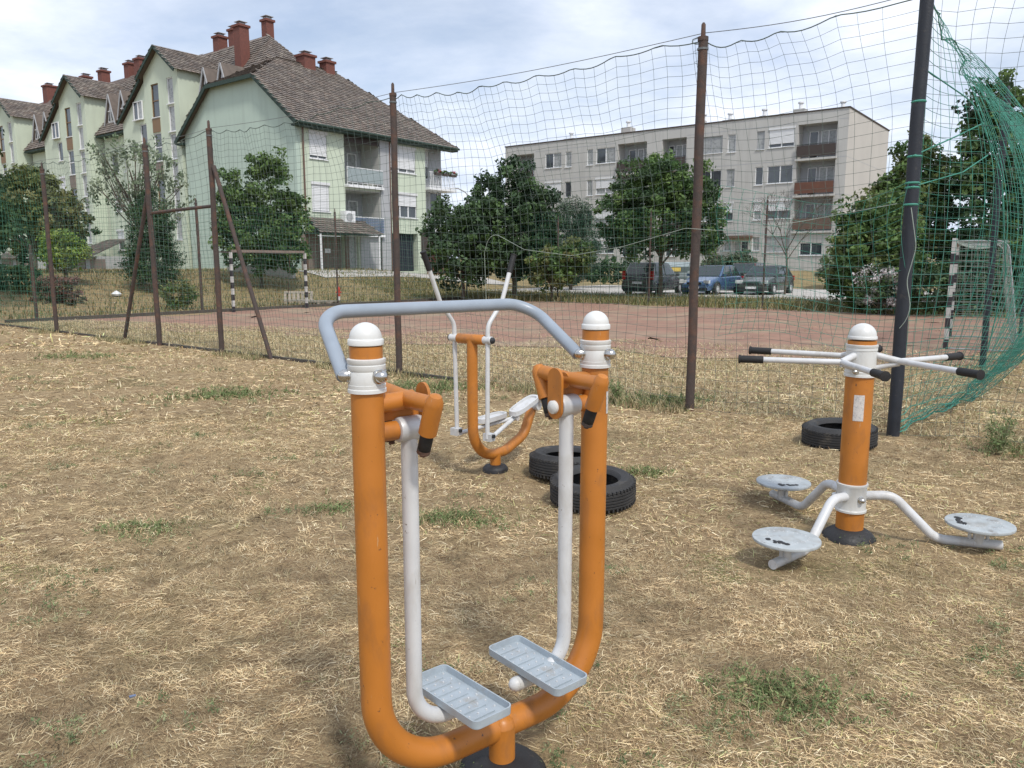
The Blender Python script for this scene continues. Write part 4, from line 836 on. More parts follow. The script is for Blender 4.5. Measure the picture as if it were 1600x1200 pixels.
# ------------------------------------------------------------------ grey apartment building
KB = empty('apartment_building', (25.5, 60.5, 1.2), TH, 'flat roofed grey four storey panel block with loggias, behind the parked cars', 'building')
kf = Plane((0, 0, 0), (-1, 0, 0), (0, -1, 0)); TOP = 12.1; base_z = -1.2
slots = []   # (s0,s1,kind)
for off in (0., 16.2):
    slots += [(off+.8, off+3.75, 'L'), (off+4.0, off+6.05, 'W'), (off+6.4, off+7.05, 'S'), (off+8.8, off+9.5, 'S'), (off+9.95, off+11.85, 'W'), (off+13.2, off+15.5, 'L')]
holes = []; items = []
for fl in range(4):
    zf = .2+2.8*fl
    for (a, b, kd) in slots:
        if fl == 0 and kd == 'S': a2, b2 = a, b
        if kd == 'L' and fl > 0: h = (a, b, zf+.0, zf+2.62, 1.3)
        elif kd == 'L': h = (a+.6, b-.6, zf+.9, zf+1.9)
        elif kd == 'W': h = (a, b, zf+(1.05 if fl else 1.2), zf+2.45)
        else: h = (a, b, zf+(1.0 if fl else 1.3), zf+2.45)
        holes.append(h); items.append((h, kd, fl))
dh = (7.35, 8.6, -.1, 2.35)
holes = [h for h in holes]; holes.append(dh)
wall(kf, 0, 33.0, base_z, TOP, holes, KB, M_panel, 'wall', .14)
shut_for = {(4.0, 3): .8, (4.0, 2): .0, (6.4, 1): .5, (8.8, 1): .55, (9.95, 1): .6, (4.0, 1): .55}
for h, kd, fl in items:
    if kd in 'WS':
        sh = 0
        for (k0, f0), vv in shut_for.items():
            if abs(h[0]-k0) < .05 and f0 == fl: sh = vv
        if h[0] > 16: sh = wr.choice((0, 0, .6))
        window(kf, h, KB, cols=2 if kd == 'W' else 1, shut=sh, fm=M_winwhite if wr.random() < .7 else M_greyren, curtain=wr.random() < .4)
    elif fl == 0: window(kf, h, KB, cols=2)
    else:
        bk = MB(); pbox(bk, kf, h[0]+.002, h[1]-.002, h[2], h[3], 1.25, 1.32); bk.build('loggia_back', M_greyren, KB)
        bp_ = Plane(kf.P(0, 0, 1.24), kf.s, kf.n); bp_ = Plane(kf.P(0, 0, 1.12), kf.s, kf.n); window(bp_, (h[0]+.35, h[0]+1.5, h[2]+.8, h[2]+2.2), KB, sill=False, curtain=True, cols=2); window(bp_, (h[0]+1.7, min(h[0]+2.4, h[1]-.1), h[2]+.05, h[2]+2.2), KB, sill=False, name='balcony_door')
        sl = MB(); pbox(sl, kf, h[0]-.1, h[1]+.1, h[2]-.16, h[2]-.003, -.22, -.003); sl.build('balcony_slab', M_panel, KB)
        pn = MB(); pbox(pn, kf, h[0], h[1], h[2]+.12, h[2]+.98, -.20, -.15)
        mm = M_brownboard if (fl == 3 or h[0] > 10) else M_gutter
        if h[0] < 2 and fl == 2: mm = mat('rust_brown_panel', (.13, .058, .038), .8, var=.2, vs=3)
        pno = pn.build('balcony_panel', mm, KB); 
        q = MB(); pbox(q, kf, h[0], h[1], h[2]+1.02, h[2]+1.06, -.20, -.15); q.build('handrail', M_black, pno)
# entrance
q = MB(); pbox(q, kf, 7.0, 9.0, 2.55, 2.75, -1.0, -.003); q.build('porch_roof', M_gutter, KB)
window(kf, dh, KB, cols=2, sill=False, name='entrance_door')
# panel joints
for zz in (2.95, 5.75, 8.55, 11.35):
    for s0_, s1_ in ((0, .7), (3.85, 13.1), (20.1, 29.2)): q = MB(); pbox(q, kf, s0_, s1_, zz-.02, zz+.02, -.006, -.002); q.build('panel_joint', M_greyren, KB)
ke = Plane((0, 0, 0), (0, 1, 0), (1, 0, 0)); wall(ke, 0, 13.2, base_z, TOP, [], KB, M_endpanel, 'end_wall')
for zz in (2.95, 5.75, 8.55): q = MB(); pbox(q, ke, 0, 13.2, zz-.015, zz+.015, -.006, -.002); q.build('panel_joint', M_greyren, KB)
q = MB(); q.poly([(-33, 0, base_z), (-33, 13.2, base_z), (-33, 13.2, TOP), (-33, 0, TOP)]); q.poly([(-33, 13.2, base_z), (0, 13.2, base_z), (0, 13.2, TOP), (-33, 13.2, TOP)]); q.build('rear_wall', M_panel, KB)
q = MB(); q.bb(-33.06, .06, -.06, 13.26, TOP, TOP+.10); q.build('roof', M_brownboard, KB)
for (s, w, hgt, m_) in ((4.6, .9, .7, M_panel), (7.6, .5, .5, M_greyren), (10.6, 1.0, .5, M_greyren), (13.0, .5, .7, M_panel), (20.6, 1.0, .9, M_endpanel), (27, 1.2, .5, M_greyren), (1.3, .8, .35, M_greyren)):
    q = MB(); q.bb(-s-w/2, -s+w/2, 2.5, 2.5+w, TOP+.12, TOP+.12+hgt); c_ = q.build('chimney', m_, KB)
    q = MB(); q.lathe([(.16, 0), (.16, .45), (.25, .5), (.25, .6), (.1, .65)], (-s, 3, TOP+.12+hgt), n=10); q.build('flue', M_winwhite, c_, 40)
for (a0, a1) in ((-22, -12), (-3.5, 3.5)):   # dark low wall at the top of the bank
    pass
strip('retaining_wall', xy(-14.5, 49.5), xy(6, 49.5), .25, .55, M_kerb, 'low dark wall along the bank behind the parked cars', 'wall')
# street lamp
x, y = -4.4, 78.0; e = empty('street_lamp', (x, y, H(x, y)), 0, 'thin street lamp in the gap between the two apartment blocks', 'street lamp')
q = MB(); q.tube(fillet([(0, 0, -.1), (0, 0, 7.3), (-.9, 0, 7.75)], .6), .06, 8); q.build('pole', M_greyren, e, 40)
q = MB(); q.bb(-1.5, -.85, -.12, .12, 7.70, 7.82); q.build('lamp_head', M_greyren, e)

# ------------------------------------------------------------------ cars
def make_car(loc, ang, paint, label, kind='hatch'):
    e = empty('parked_car', loc, ang, label, 'car', 'cars parked behind the verge')
    Lc, Wc = 4.15, 1.74; hw = Wc/2
    if kind == 'mpv': st = [(2.05, .55, .78), (1.9, .72, .86), (1.25, .92, .93), (.9, 1.0, 1.0), (-1.6, 1.0, 1.0), (-1.98, .98, .94), (-2.08, .72, .9)]; cab = [(.95, 1.0), (.25, 1.56), (-1.55, 1.58), (-2.0, 1.0)]
    else: st = [(2.08, .5, .74), (1.95, .68, .84), (1.2, .86, .94), (.85, .92, 1.0), (-1.5, .95, 1.0), (-1.98, .94, .92), (-2.08, .68, .86)]; cab = [(.9, .93), (.1, 1.42), (-1.25, 1.43), (-1.95, .95)]
    V = []; Fq = []; sec = 0
    for (x, top, wf) in st:
        w = hw*wf; ring = [(-w*.9, .22), (-w, .36), (-w*1.0, top*.72), (-w*.95, top*.94), (-w*.80, top), (w*.80, top), (w*.95, top*.94), (w, top*.72), (w, .36), (w*.9, .22)]
        V += [(x, a, z) for a, z in ring]; sec = len(ring)
    for i in range(len(st)-1):
        for k in range(sec): Fq.append((i*sec+k, i*sec+(k+1) % sec, (i+1)*sec+(k+1) % sec, (i+1)*sec+k))
    Fq += [tuple(range(sec)), tuple((len(st)-1)*sec+k for k in range(sec))[::-1]]
    mb = MB(); mb.add(V, Fq)
    (xa, za), (xb, zb), (xc, zc), (xd, zd) = cab; w0, w1 = hw*.93, hw*.74
    cv = [(xa, -w0, za-.03), (xa, w0, za-.03), (xb, -w1, zb), (xb, w1, zb), (xc, -w1, zc), (xc, w1, zc), (xd, -w0*.95, zd-.03), (xd, w0*.95, zd-.03)]
    xm = (xb+xc)/2; cv += [(xm, -w1, zb+.04), (xm, w1, zb+.04)]
    mb.add(cv, [(0, 1, 3, 2), (2, 3, 9, 8), (8, 9, 5, 4), (4, 5, 7, 6), (0, 2, 8, 4, 6), (1, 7, 5, 9, 3)])
    o = mb.build('body', paint, e, 35)
    md = o.modifiers.new('bevel', 'BEVEL'); md.width = .035; md.segments = 2; md.limit_method = 'ANGLE'; md.angle_limit = R(25)
    def lerp(p, q, t): return tuple(p[i]+(q[i]-p[i])*t for i in range(3))
    def glass(name, c4, n, ins=.08, off=.012):
        c4 = [Vector(p) for p in c4]; cen = sum(c4, Vector())/4; n = Vector(n).normalized(); q = [p.lerp(cen, ins)+n*off for p in c4]
        g_ = MB(); g_.prism(q, n*.006); return g_.build(name, M_carglass, e)
    def nrm(a, b, c): return (Vector(b)-Vector(a)).cross(Vector(c)-Vector(a))
    n = nrm(cv[0], cv[1], cv[2]); n = n if n.x > 0 else -n; glass('windscreen', [cv[0], cv[1], cv[3], cv[2]], n)
    n = nrm(cv[6], cv[7], cv[4]); n = n if n.x < 0 else -n; glass('rear_window', [cv[6], cv[7], cv[5], cv[4]], n, .12)
    for sg, i0, i2, i4, i6 in ((-1, 0, 2, 4, 6), (1, 1, 3, 5, 7)):
        a, b, c, d = cv[i0], cv[i2], cv[i4], cv[i6]; mt = lerp(b, c, .45); mbm = lerp(a, d, .52); n = nrm(a, b, c); n = n if n.y*sg > 0 else -n
        glass('side_window', [lerp(a, mbm, .12), lerp(b, mt, .06), lerp(b, mt, .95), lerp(a, mbm, .96)], n, .07); glass('side_window', [mbm, mt, c, lerp(mbm, d, .85)], n, .10)
    for x in (1.3, -1.28):
        for sg in (-1, 1):
            t_ = MB(); t_.lathe([(.17, -.09), (.30, -.10), (.315, -.06), (.315, .06), (.30, .10), (.17, .09)], (x, sg*(hw-.07), .315), (0, sg, 0), 20); w_ = t_.build('wheel', M_tyre, e, 40)
            r_ = MB(); r_.lathe([(.03, .105), (.19, .085), (.20, .10), (.20, .03)], (x, sg*(hw-.07), .315), (0, sg, 0), 16); r_.build('rim', M_hub, w_, 40)
            a_ = MB(); pts = [(x+.37*math.cos(k*math.pi/10), sg*(hw+.001), .30+.37*math.sin(k*math.pi/10)) for k in range(11)]; a_.tube(pts, .022, 6); a_.build('wheel_arch', M_black, e, 40)
    for sg in (-1, 1):
        q = MB(); q.box((2.0, sg*.62, .66), (.10, .36, .15), Matrix.Rotation(-sg*.35, 3, 'Z')); q.build('headlight', M_lamp, e)
        q = MB(); q.box((-2.03, sg*.72, .80 if kind != 'mpv' else .98), (.10, .17, .24 if kind != 'mpv' else .4)); q.build('tail_light', M_tail, e)
        q = MB(); q.box((.72, sg*(hw+.08), .98), (.12, .16, .12)); q.build('mirror', paint, e)
        q = MB(); q.box((-.15, sg*(hw+.006), .72), (.16, .02, .03)); q.build('door_handle', M_black, e)
    q = MB(); q.box((2.07, 0, .58), (.04, .75, .11)); q.build('grille', M_black, e); q = MB(); q.box((2.09, 0, .38), (.03, .52, .11)); q.build('licence_plate', M_winwhite, e)
    q = MB(); q.box((2.06, 0, .30), (.06, 1.35, .14)); q.box((-2.07, 0, .32), (.06, 1.5, .16)); q.build('bumper', M_black, e)
    q = MB(); q.box((-2.095, 0, .62), (.03, .52, .11)); q.build('licence_plate', M_winwhite, e)
    return e
def cg(x, y): return (x, y, H(x, y))
make_car(cg(7.15, 39.0), math.atan2(.84, .54), M_cargrey, 'grey people carrier seen from behind, leftmost of the parked cars', 'mpv')
make_car(cg(10.15, 39.3), math.atan2(-.78, -.62), M_carblue, 'blue hatchback facing the court, right of the grey car')
make_car(cg(12.8, 39.1), math.atan2(-.80, -.60), M_cardark, 'dark green grey car facing the court, rightmost of the parked cars')
make_car(cg(13.6, 45.2), math.atan2(-.82, -.57), M_carred, 'dark red car parked behind the blue and the dark cars', 'mpv')
# container with a yellow plate behind the grey car
x, y = 9.6, 46.5; e = empty('waste_container', cg(x, y), TH+.2, 'grey green waste container with a yellow plate, behind the grey car', 'container')
q = MB(); q.prism([(-1.0, -.6, .2), (1.0, -.6, .2), (1.1, -.7, 1.35), (-1.1, -.7, 1.35)], (0, 1.25, 0)); q.build('bin_body', mat('container_paint', (.12, .15, .15), .6), e)
q = MB(); q.lathe([(.68, -1.08), (.68, 1.08)], (0, 0, .95), (1, 0, 0), 20); q.build('lid', M_glasspan, e, 40)
q = MB(); q.box((.35, -.80, 1.2), (.7, .04, .22)); q.build('sign_plate', M_yellow, e)
for sx in (-.8, .8): q = MB(); q.lathe([(.1, -.04), (.1, .04)], (sx, -.5, .1), (1, 0, 0), 12); q.build('wheel', M_tyre, e, 40)

# ------------------------------------------------------------------ verge clutter: pallets, hydrant, bag, plinth
def pallet(loc, rot, label):
    e = empty('wooden_pallet', loc, 0, label, 'pallet', 'old pallets on the verge'); e.rotation_euler = rot
    for k in range(7): q = MB(); q.bb(-.6+k*.175, -.6+k*.175+.11, -.4, .4, .12, .142); q.build('board', M_wood, e)
    for yy in (-.37, 0, .37):
        q = MB(); q.bb(-.6, .56, yy-.045, yy+.045, .095, .118); q.build('stringer', M_wood, e)
        for xx in (-.52, 0, .48): q = MB(); q.bb(xx-.06, xx+.06, yy-.04, yy+.04, .0, .093); q.build('block', M_wood, e)
pallet((-8.6, 31.2, .03), (0, 0, .3), 'weathered wooden pallet lying flat, left one of the verge pallets')
pallet((-8.8, 31.9, .08), (R(62), 0, .15), 'weathered wooden pallet stood on edge before the grassy bank')
pallet((-7.5, 30.6, .03), (0, R(0), -.2), 'weathered wooden pallet lying flat, right one of the verge pallets')
x, y = -7.4, 33.0; e = empty('hydrant', cg(x, y), 0, 'small red and white hydrant on the bank before the entrance door', 'hydrant'); e.scale = (.6, .6, .7)
q = MB(); q.lathe([(.10, 0), (.10, .35), (.12, .36)], n=14); q.build('base', M_winwhite, e, 40); q = MB(); q.lathe([(.11, .36), (.11, .75), (.13, .76), (.10, .9), (.02, .95)], n=14); q.tube([(-.2, 0, .6), (.2, 0, .6)], .05, 10); q.build('body', M_redwhite, e, 40)
x, y = -15.0, 29.3; q = MB(); q.lathe([(.02, 0), (.16, .01), (.19, .07), (.12, .13), (.06, .17), (.02, .2)], n=9); tag(q.build('plastic_bag', M_winwhite, None, 60, loc=(x, y, H(x, y)+.01)), 'small white bag lying on the grass left of the conifer bush', 'bag')
x, y = -12.4, 38.5; q = MB(); q.bb(-1.6, 1.6, -.3, .3, -.2, .45); tag(q.build('plinth_wall', M_concrete, None, loc=cg(x, y)), 'low pale plinth at the foot of the mint gable wall', 'wall')

# ------------------------------------------------------------------ tyres
def tyre(x, y, ro, ri, h, tilt, label):
    z = float(gz(x, y)); e = empty('old_tyre', (x, y, z-.005), 0, label, 'tyre', 'old tyres lying on the dry grass'); e.rotation_euler = (tilt[0], tilt[1], 1.3*x)
    prof = [(ri, .035), (ri+.02, .012), (ri+.03, .010), ((ri+ro)/2, 0), (ro-.04, .010), (ro-.012, .028), (ro-.004, .045)]
    zs = [.045+(h-.09)*k/5 for k in range(6)]
    for k in range(5):
        b_ = .006*math.sin(math.pi*(k+.5)/5)+ro; prof += [(b_, zs[k]+.002), (b_+.001, (zs[k]+zs[k+1])/2), (b_, zs[k+1]-.004), (b_-.009, zs[k+1]-.003), (b_-.009, zs[k+1]+.001)]
    prof += [(ro-.004, h-.042), (ro-.012, h-.026), (ro-.035, h-.008), ((ri+ro)/2+.02, h-.001), ((ri+ro)/2+.012, h+.002), ((ri+ro)/2, h), (ri+.03, h-.008), (ri+.022, h-.006), (ri+.012, h-.014), (ri, h-.035), (ri+.012, h-.045), (ri+.05, h-.03), (ro-.03, h-.05), (ro-.02, .06), (ri+.05, .03), (ri, .035)]
    q = MB(); q.lathe(prof, n=64); o = q.build('carcass', M_tyre, e, 50)
    for sg in (-1, 1):
        t = MB()
        for k in range(56):
            a = 2*math.pi*k/56; c = Vector(((ro-.006)*math.cos(a), (ro-.006)*math.sin(a), h/2+sg*(h/2-.036))); t.box(c, (.022, .012, .018), Matrix.Rotation(a, 3, 'Z'))
        tag(t.build('shoulder_tread', M_tyre, e), kind='stuff')
tyre(.55, 5.05, .285, .17, .19, (R(2), R(-3), 0), 'old black tyre lying nearest, half behind the right orange post')
tyre(.42, 5.72, .285, .17, .19, (R(-2), R(2), 0), 'old black tyre lying just behind another tyre')
tyre(2.93, 6.72, .31, .18, .20, (R(1), R(2), 0), 'old black tyre lying behind the twister column, by the corner post')

# ------------------------------------------------------------------ exercise machines
def stripe_rings(mb, r, zs, pos=(0, 0, 0), t=.0035, w=.006, n=32):
    for z in zs: mb.lathe([(r-.001, z-w/2), (r+t, z-w*.3), (r+t, z+w*.3), (r-.001, z+w/2)], pos, n=n)
def cap_nut(parent, p, d, r=.018, name='cap_nut'):
    q = MB(); q.lathe([(r*1.15, 0), (r*1.15, .003), (r*.95, .004), (r*.95, .014), (r*.75, .022), (r*.35, .028), (.0001, .029)], p, d, 16); return q.build(name, M_chrome, parent, 40)
def domecap(r, z, x=0, y=0):
    q = MB(); pr = [(r+.001, z-.006), (r+.0035, z-.004), (r+.0035, z+.009), (r+.002, z+.011), (r-.001, z+.013)]
    for k in range(1, 10): a = k*math.pi/2/9; pr.append(((r-.001)*math.cos(a)+1e-6, z+.013+r*.95*math.sin(a)))
    q.lathe(pr, (x, y, 0), n=36); return q
AW = empty('air_walker', (-.056, 2.305, .014), math.atan2(.606, .795), 'orange air walker trainer with grey handrail and two footplates, nearest machine', 'exercise machine')
PX = .422; r0 = .0445
q = MB(); q.tube(fillet([(-PX, 0, 1.37), (-PX, 0, .092), (PX, 0, .092), (PX, 0, 1.37)], .255, 16), r0, 32); q.build('frame_tube', M_orange, AW, 40)
q = MB(); q.tube([(.02, -.012, -.06), (.02, -.012, .102)], .043, 28); q.lathe([(.043, .102), (.036, .122), (.02, .134), (.0001, .137)], (.02, -.012, 0), n=28); q.build('base_stub', M_orange, AW, 40)
q = MB(); q.lathe([(.15, -.10), (.148, -.065), (.13, -.047), (.10, -.03), (.062, -.018), (.044, -.014)], (.02, -.012, 0), n=30); q.build('rubber_foot', M_rubber, AW, 50)
for sx in (-1, 1):
    domecap(r0, 1.378, sx*PX).build('dome_cap', M_cap, AW, 40)
    q = MB(); z0, z1 = 1.245, 1.338
    q.lathe([(r0+.001, z0), (r0+.0075, z0+.001), (r0+.0075, z0+.010), (r0+.0055, z0+.012), (r0+.0065, z0+.022), (r0+.005, z0+.0225), (r0+.0055, z0+.027), (r0+.0055, z1-.036), (r0+.0045, z1-.034), (r0+.007, z1-.030), (r0+.007, z1-.018), (r0+.0045, z1-.016), (r0+.0075, z1-.012), (r0+.0075, z1-.002), (r0+.001, z1)], (sx*PX, 0, 0), n=36)
    cl_ = q.build('clamp_collar', M_cap, AW, 40)
    for d in ((.25, -1, 0), (-1, .3, 0)):
        dv = Vector(d).normalized(); cap_nut(cl_, Vector((sx*PX, 0, 1.292))+dv*(r0+.003), dv, .0185)
    cap_nut(cl_, Vector((sx*PX, 0, 1.292))+Vector((.93, .30, 0))*(r0+.003), (.93, .3, 0), .013)
    # bracket arm with the two bump stops
    ix = -sx
    q = MB(); q.tube([(sx*PX, .0, 1.205), (sx*PX+ix*.14, .0, 1.212)], .0265, 20); q.build('bracket_arm', M_orange, AW, 40)
    q = MB(); q.tube([(sx*PX+ix*.118, .13, 1.222), (sx*PX+ix*.118, 0, 1.214), (sx*PX+ix*.118, -.155, 1.216)], .0245, 20)
    q.lathe([(.0001, -.02), (.014, -.016), (.0245, 0)], (sx*PX+ix*.118, .13, 1.222), (0, -1, 0), 20); cr = q.build('stop_bar', M_orange, AW, 40)
    for sy in (-1, 1):
        p0 = Vector((sx*PX+ix*.118, sy*.155, 1.23)); p1 = Vector((sx*PX+ix*.118, sy*.115, 1.135)); dd = (p1-p0).normalized()
        q = MB(); q.lathe([(.0001, -.020), (.016, -.014), (.0235, .0), (.0255, .012), (.0255, (p1-p0).length), (.022, (p1-p0).length+.001)], p0, dd, 20); q.build('stop_socket', M_orange, AW, 40)
        q = MB(); q.lathe([(.017, 0), (.019, .004), (.019, .050), (.017, .053)], p1, dd, 16); q.build('stop_rubber', M_grip, AW, 40)
        q = MB(); q.lathe([(.019, .053), (.019, .064), (.009, .065), (.009, .074), (.0001, .075)], p1, dd, 12); q.build('stop_bolt', M_rust, AW, 40)
    # inner link plate, web and pivot
    xp = sx*PX+ix*.170; pts = []
    for k in range(13): a = math.pi*k/12; pts.append((xp, .034*math.cos(a), 1.222+.034*math.sin(a)))
    for k in range(13): a = math.pi+math.pi*k/12; pts.append((xp, .034*math.cos(a), 1.122+.034*math.sin(a)))
    q = MB(); q.prism(pts, (ix*.009, 0, 0)); q.build('link_plate', M_orange, AW, 30)
    q = MB(); q.prism([(sx*PX+ix*.04, .012, 1.20), (sx*PX+ix*.165, .012, 1.20), (sx*PX+ix*.165, .012, 1.155), (sx*PX+ix*.04, .012, 1.155)], (0, .008, 0)); q.build('web_plate', M_orange, AW)
    q = MB(); q.tube([(sx*PX, 0, 1.128), (sx*PX+ix*.085, 0, 1.128)], .027, 20); q.build('pivot_stub', M_orange, AW, 40)
    q = MB(); q.lathe([(.029, -.04), (.034, -.038), (.036, -.03), (.036, .03), (.034, .038), (.029, .04)], (sx*PX+ix*.126, 0, 1.128), (1, 0, 0), 28); hb = q.build('pivot_hub', M_hub, AW, 40)
    q = MB(); q.lathe([(.022, 0), (.022, .010), (.018, .014), (.0001, .016)], (xp+ix*.009, 0, 1.128), (ix, 0, 0), 20); q.build('pivot_cap', M_cap, hb, 40)
    # hanging leg
    xl = sx*PX+ix*.126; xe = sx*.085
    q = MB(); q.tube(fillet([(xl, 0, 1.11), (xl, 0, .214), (xe, 0, .214)], .115, 12), .0240, 24); q.lathe([(.0240, 0), (.0215, .010), (.013, .020), (.0001, .0240)], (xe, 0, .214), (-sx, 0, 0), 20); q.build('swing_leg', M_white, AW, 40)
    # foot tray
    tx = sx*.155+.014; Lh, Wh, rc = .174, .0735, .022
    def rrect(lx, ly, rad, z):
        o_ = []
        for cx_, cy_, a0 in ((lx-rad, ly-rad, 0), (-lx+rad, ly-rad, 90), (-lx+rad, -ly+rad, 180), (lx-rad, -ly+rad, 270)):
            for k in range(6): a = R(a0+k*18); o_.append((cx_+rad*math.cos(a), cy_+rad*math.sin(a), z))
        return o_
    rings = [rrect(Wh-.003, Lh-.003, rc-.003, 0), rrect(Wh, Lh, rc, .003), rrect(Wh+.001, Lh+.001, rc, .028), rrect(Wh-.0035, Lh-.0035, rc-.0035, .028), rrect(Wh-.0045, Lh-.0045, rc-.0045, .006)]
    q = MB(); nn = len(rings[0]); vs = [v for g_ in rings for v in g_]; fs = []
    for i in range(len(rings)-1):
        for k in range(nn): fs.append((i*nn+k, i*nn+(k+1) % nn, (i+1)*nn+(k+1) % nn, (i+1)*nn+k))
    fs += [tuple(range(nn))[::-1], tuple((len(rings)-1)*nn+k for k in range(nn))]; q.add(vs, fs)
    tr = q.build('foot_tray', M_tray, AW, 40, loc=(tx, -.005, .2445)); tr.rotation_euler = (R(1.5*sx), R(1), R(4))
    for k in range(7):
        q = MB(); yy = -.132+k*.044; q.bb(-.052, .034, yy-.0022, yy+.0022, .0061, .0105); q.build('tread_rib', M_tray, tr)
    q = MB()
    for k in range(8):
        for xx in (-.045, -.012, .02, .052):
            yy = -.154+k*.044; q.lathe([(.0035, 0), (.003, .003), (.0001, .0034)], (xx, yy, .006), n=8)
    tag(q.build('grip_studs', M_hub, tr, 40), kind='stuff')
    q = MB(); q.bb(tx-.05, tx+.05, -.045, .045, .235, .2442); q.build('tray_bracket', M_tray, AW)
q = MB(); q.tube(fillet([(-PX-.052, .03, 1.288), (-PX-.012, .265, 1.447), (PX-.05, .30, 1.447), (PX-.052, .03, 1.290)], .10, 12), .0205, 24); q.build('handrail', M_greybar, AW, 40)
q = MB(); 
for k in range(7): 
    a0 = R(-75+k*7); a1 = R(-75+(k+1)*7)
    q.poly([(PX+(r0+.0012)*math.cos(a), (r0+.0012)*math.sin(a), z) for a, z in ((a0, 1.09), (a1, 1.09), (a1, 1.165), (a0, 1.165))])
q.build('sticker', M_sticker, AW)

# cross trainer
CT = empty('cross_trainer', (-.13, 5.86, 0), math.atan2(W.y, W.x), 'orange and white cross trainer with two tall handle arms, behind the air walker', 'exercise machine')
q = MB(); q.tube(fillet([(-.27, 0, 1.06), (-.27, 0, .14), (.12, 0, .135), (.37, 0, .22), (.49, 0, .44)], [.26, .2, .16], 10), .040, 20); q.build('frame_tube', M_orange, CT, 40)
q = MB(); q.tube([(.0, 0, .01), (.0, 0, .14)], .042, 18); q.build('base_stub', M_orange, CT, 40)
q = MB(); q.lathe([(.10, -.02), (.10, .02), (.085, .04), (.045, .05)], n=20); q.build('rubber_foot', M_rubber, CT, 40)
q = MB(); q.lathe([(.034, -.115), (.0375, -.11), (.0375, .13), (.034, .135)], (-.27, 0, 1.055), (0, 1, 0), 24); q.build('head_tube', M_orange, CT, 40)
for sy, yy, top in ((1, .175, (-.50, .20, 1.64)), (-1, -.150, (-.02, -.16, 1.63))):
    q = MB(); q.lathe([(.026, -.038), (.029, -.035), (.029, .035), (.026, .038)], (-.27, yy, 1.055), (0, 1, 0), 20); hb = q.build('arm_hub', M_white, CT, 40)
    q = MB(); q.lathe([(.024, 0), (.024, .012), (.015, .02), (.0001, .022)], (-.27, yy+sy*.038, 1.055), (0, sy, 0), 16); q.build('hub_cap', M_black, hb, 40)
    pts = [(-.27+(.0 if sy > 0 else .0), yy, .335), (-.27, yy, 1.20), (top[0]*.75-.27*.25, (yy+top[1])/2, 1.40), top]
    if sy > 0: pts = [(-.25, yy, .335), (-.27, yy, 1.16), (-.39, yy+.025, 1.32), (-.50, top[1]+.01, 1.575)]
    else: pts = [(-.28, yy, .325), (-.27, yy, 1.16), (-.12, yy-.01, 1.32), (-.02, top[1], 1.555)]
    path = fillet(pts, .12, 6); q = MB(); q.tube(path, .0165, 16); arm = q.build('handle_arm', M_white, CT, 40)
    d = (Vector(pts[-1])-Vector(pts[-2])).normalized(); q = MB(); q.lathe([(.0165, -.02), (.021, -.018), (.021, .115), (.024, .118), (.024, .125), (.012, .128)], pts[-1], d, 16); q.build('hand_grip', M_grip, arm, 40)
    end = Vector((.40, .11, .345)) if sy > 0 else Vector((.47, -.11, .56)); st_ = Vector((-.26, yy, .315))
    q = MB(); q.tube([st_, end], .017, 12); fb_ = q.build('foot_bar', M_white, CT, 40)
    q = MB(); q.box(st_+Vector((0, 0, .02)), (.06, .07, .055)); q.build('joint_block', M_hub, CT)
    q = MB(); q.lathe([(.014, -.05), (.014, .05)], st_+Vector((0, 0, .03)), (0, 1, 0), 12); q.build('joint_pin', M_black, CT, 40)
    c_ = st_.lerp(end, .62 if sy > 0 else .60)+Vector((0, sy*.02, .03)); d = (end-st_).normalized(); pit = -math.asin(d.z)
    rot = Matrix.Rotation(pit*.9, 3, 'Y'); q = MB()
    o_ = []
    for k in range(24):
        a = 2*math.pi*k/24; o_.append(c_+rot @ Vector((.16*math.copysign(abs(math.cos(a))**.6, math.cos(a)), .06*math.copysign(abs(math.sin(a))**.6, math.sin(a)), 0)))
    q.prism(o_, (0, 0, .022)); pdl = q.build('foot_pedal', M_white, CT, 40)
    i_ = [p.lerp(c_, .14)+Vector((0, 0, .0225)) for p in o_]; q = MB(); n_ = len(o_); outr = [p+Vector((0, 0, .0222)) for p in o_]; up_ = [p+Vector((0, 0, .036)) for p in o_]; upi = [p+Vector((0, 0, .036-.0005)) for p in i_]
    vs = outr+up_+[p+Vector((0, 0, .0135)) for p in i_]+i_; fs = []
    for rr2 in range(3):
        for k in range(n_): fs.append((rr2*n_+k, rr2*n_+(k+1) % n_, (rr2+1)*n_+(k+1) % n_, (rr2+1)*n_+k))
    q.add(vs, fs); q.build('pedal_rim', M_white, pdl, 40)
    q = MB(); q.tube([end+Vector((0, -sy*.01, 0)), Vector((.49, sy*.06, .45))], .015, 10); q.build('crank_arm', M_hub, CT, 40)
    q = MB(); q.lathe([(.024, -.03), (.024, .03)], end, (0, 1, 0), 14); q.build('crank_bearing', M_white, CT, 40)
q = MB(); q.lathe([(.035, -.07), (.04, -.06), (.04, .06), (.035, .07)], (.49, 0, .45), (0, 1, 0), 18); q.build('crank_hub', M_hub, CT, 40)

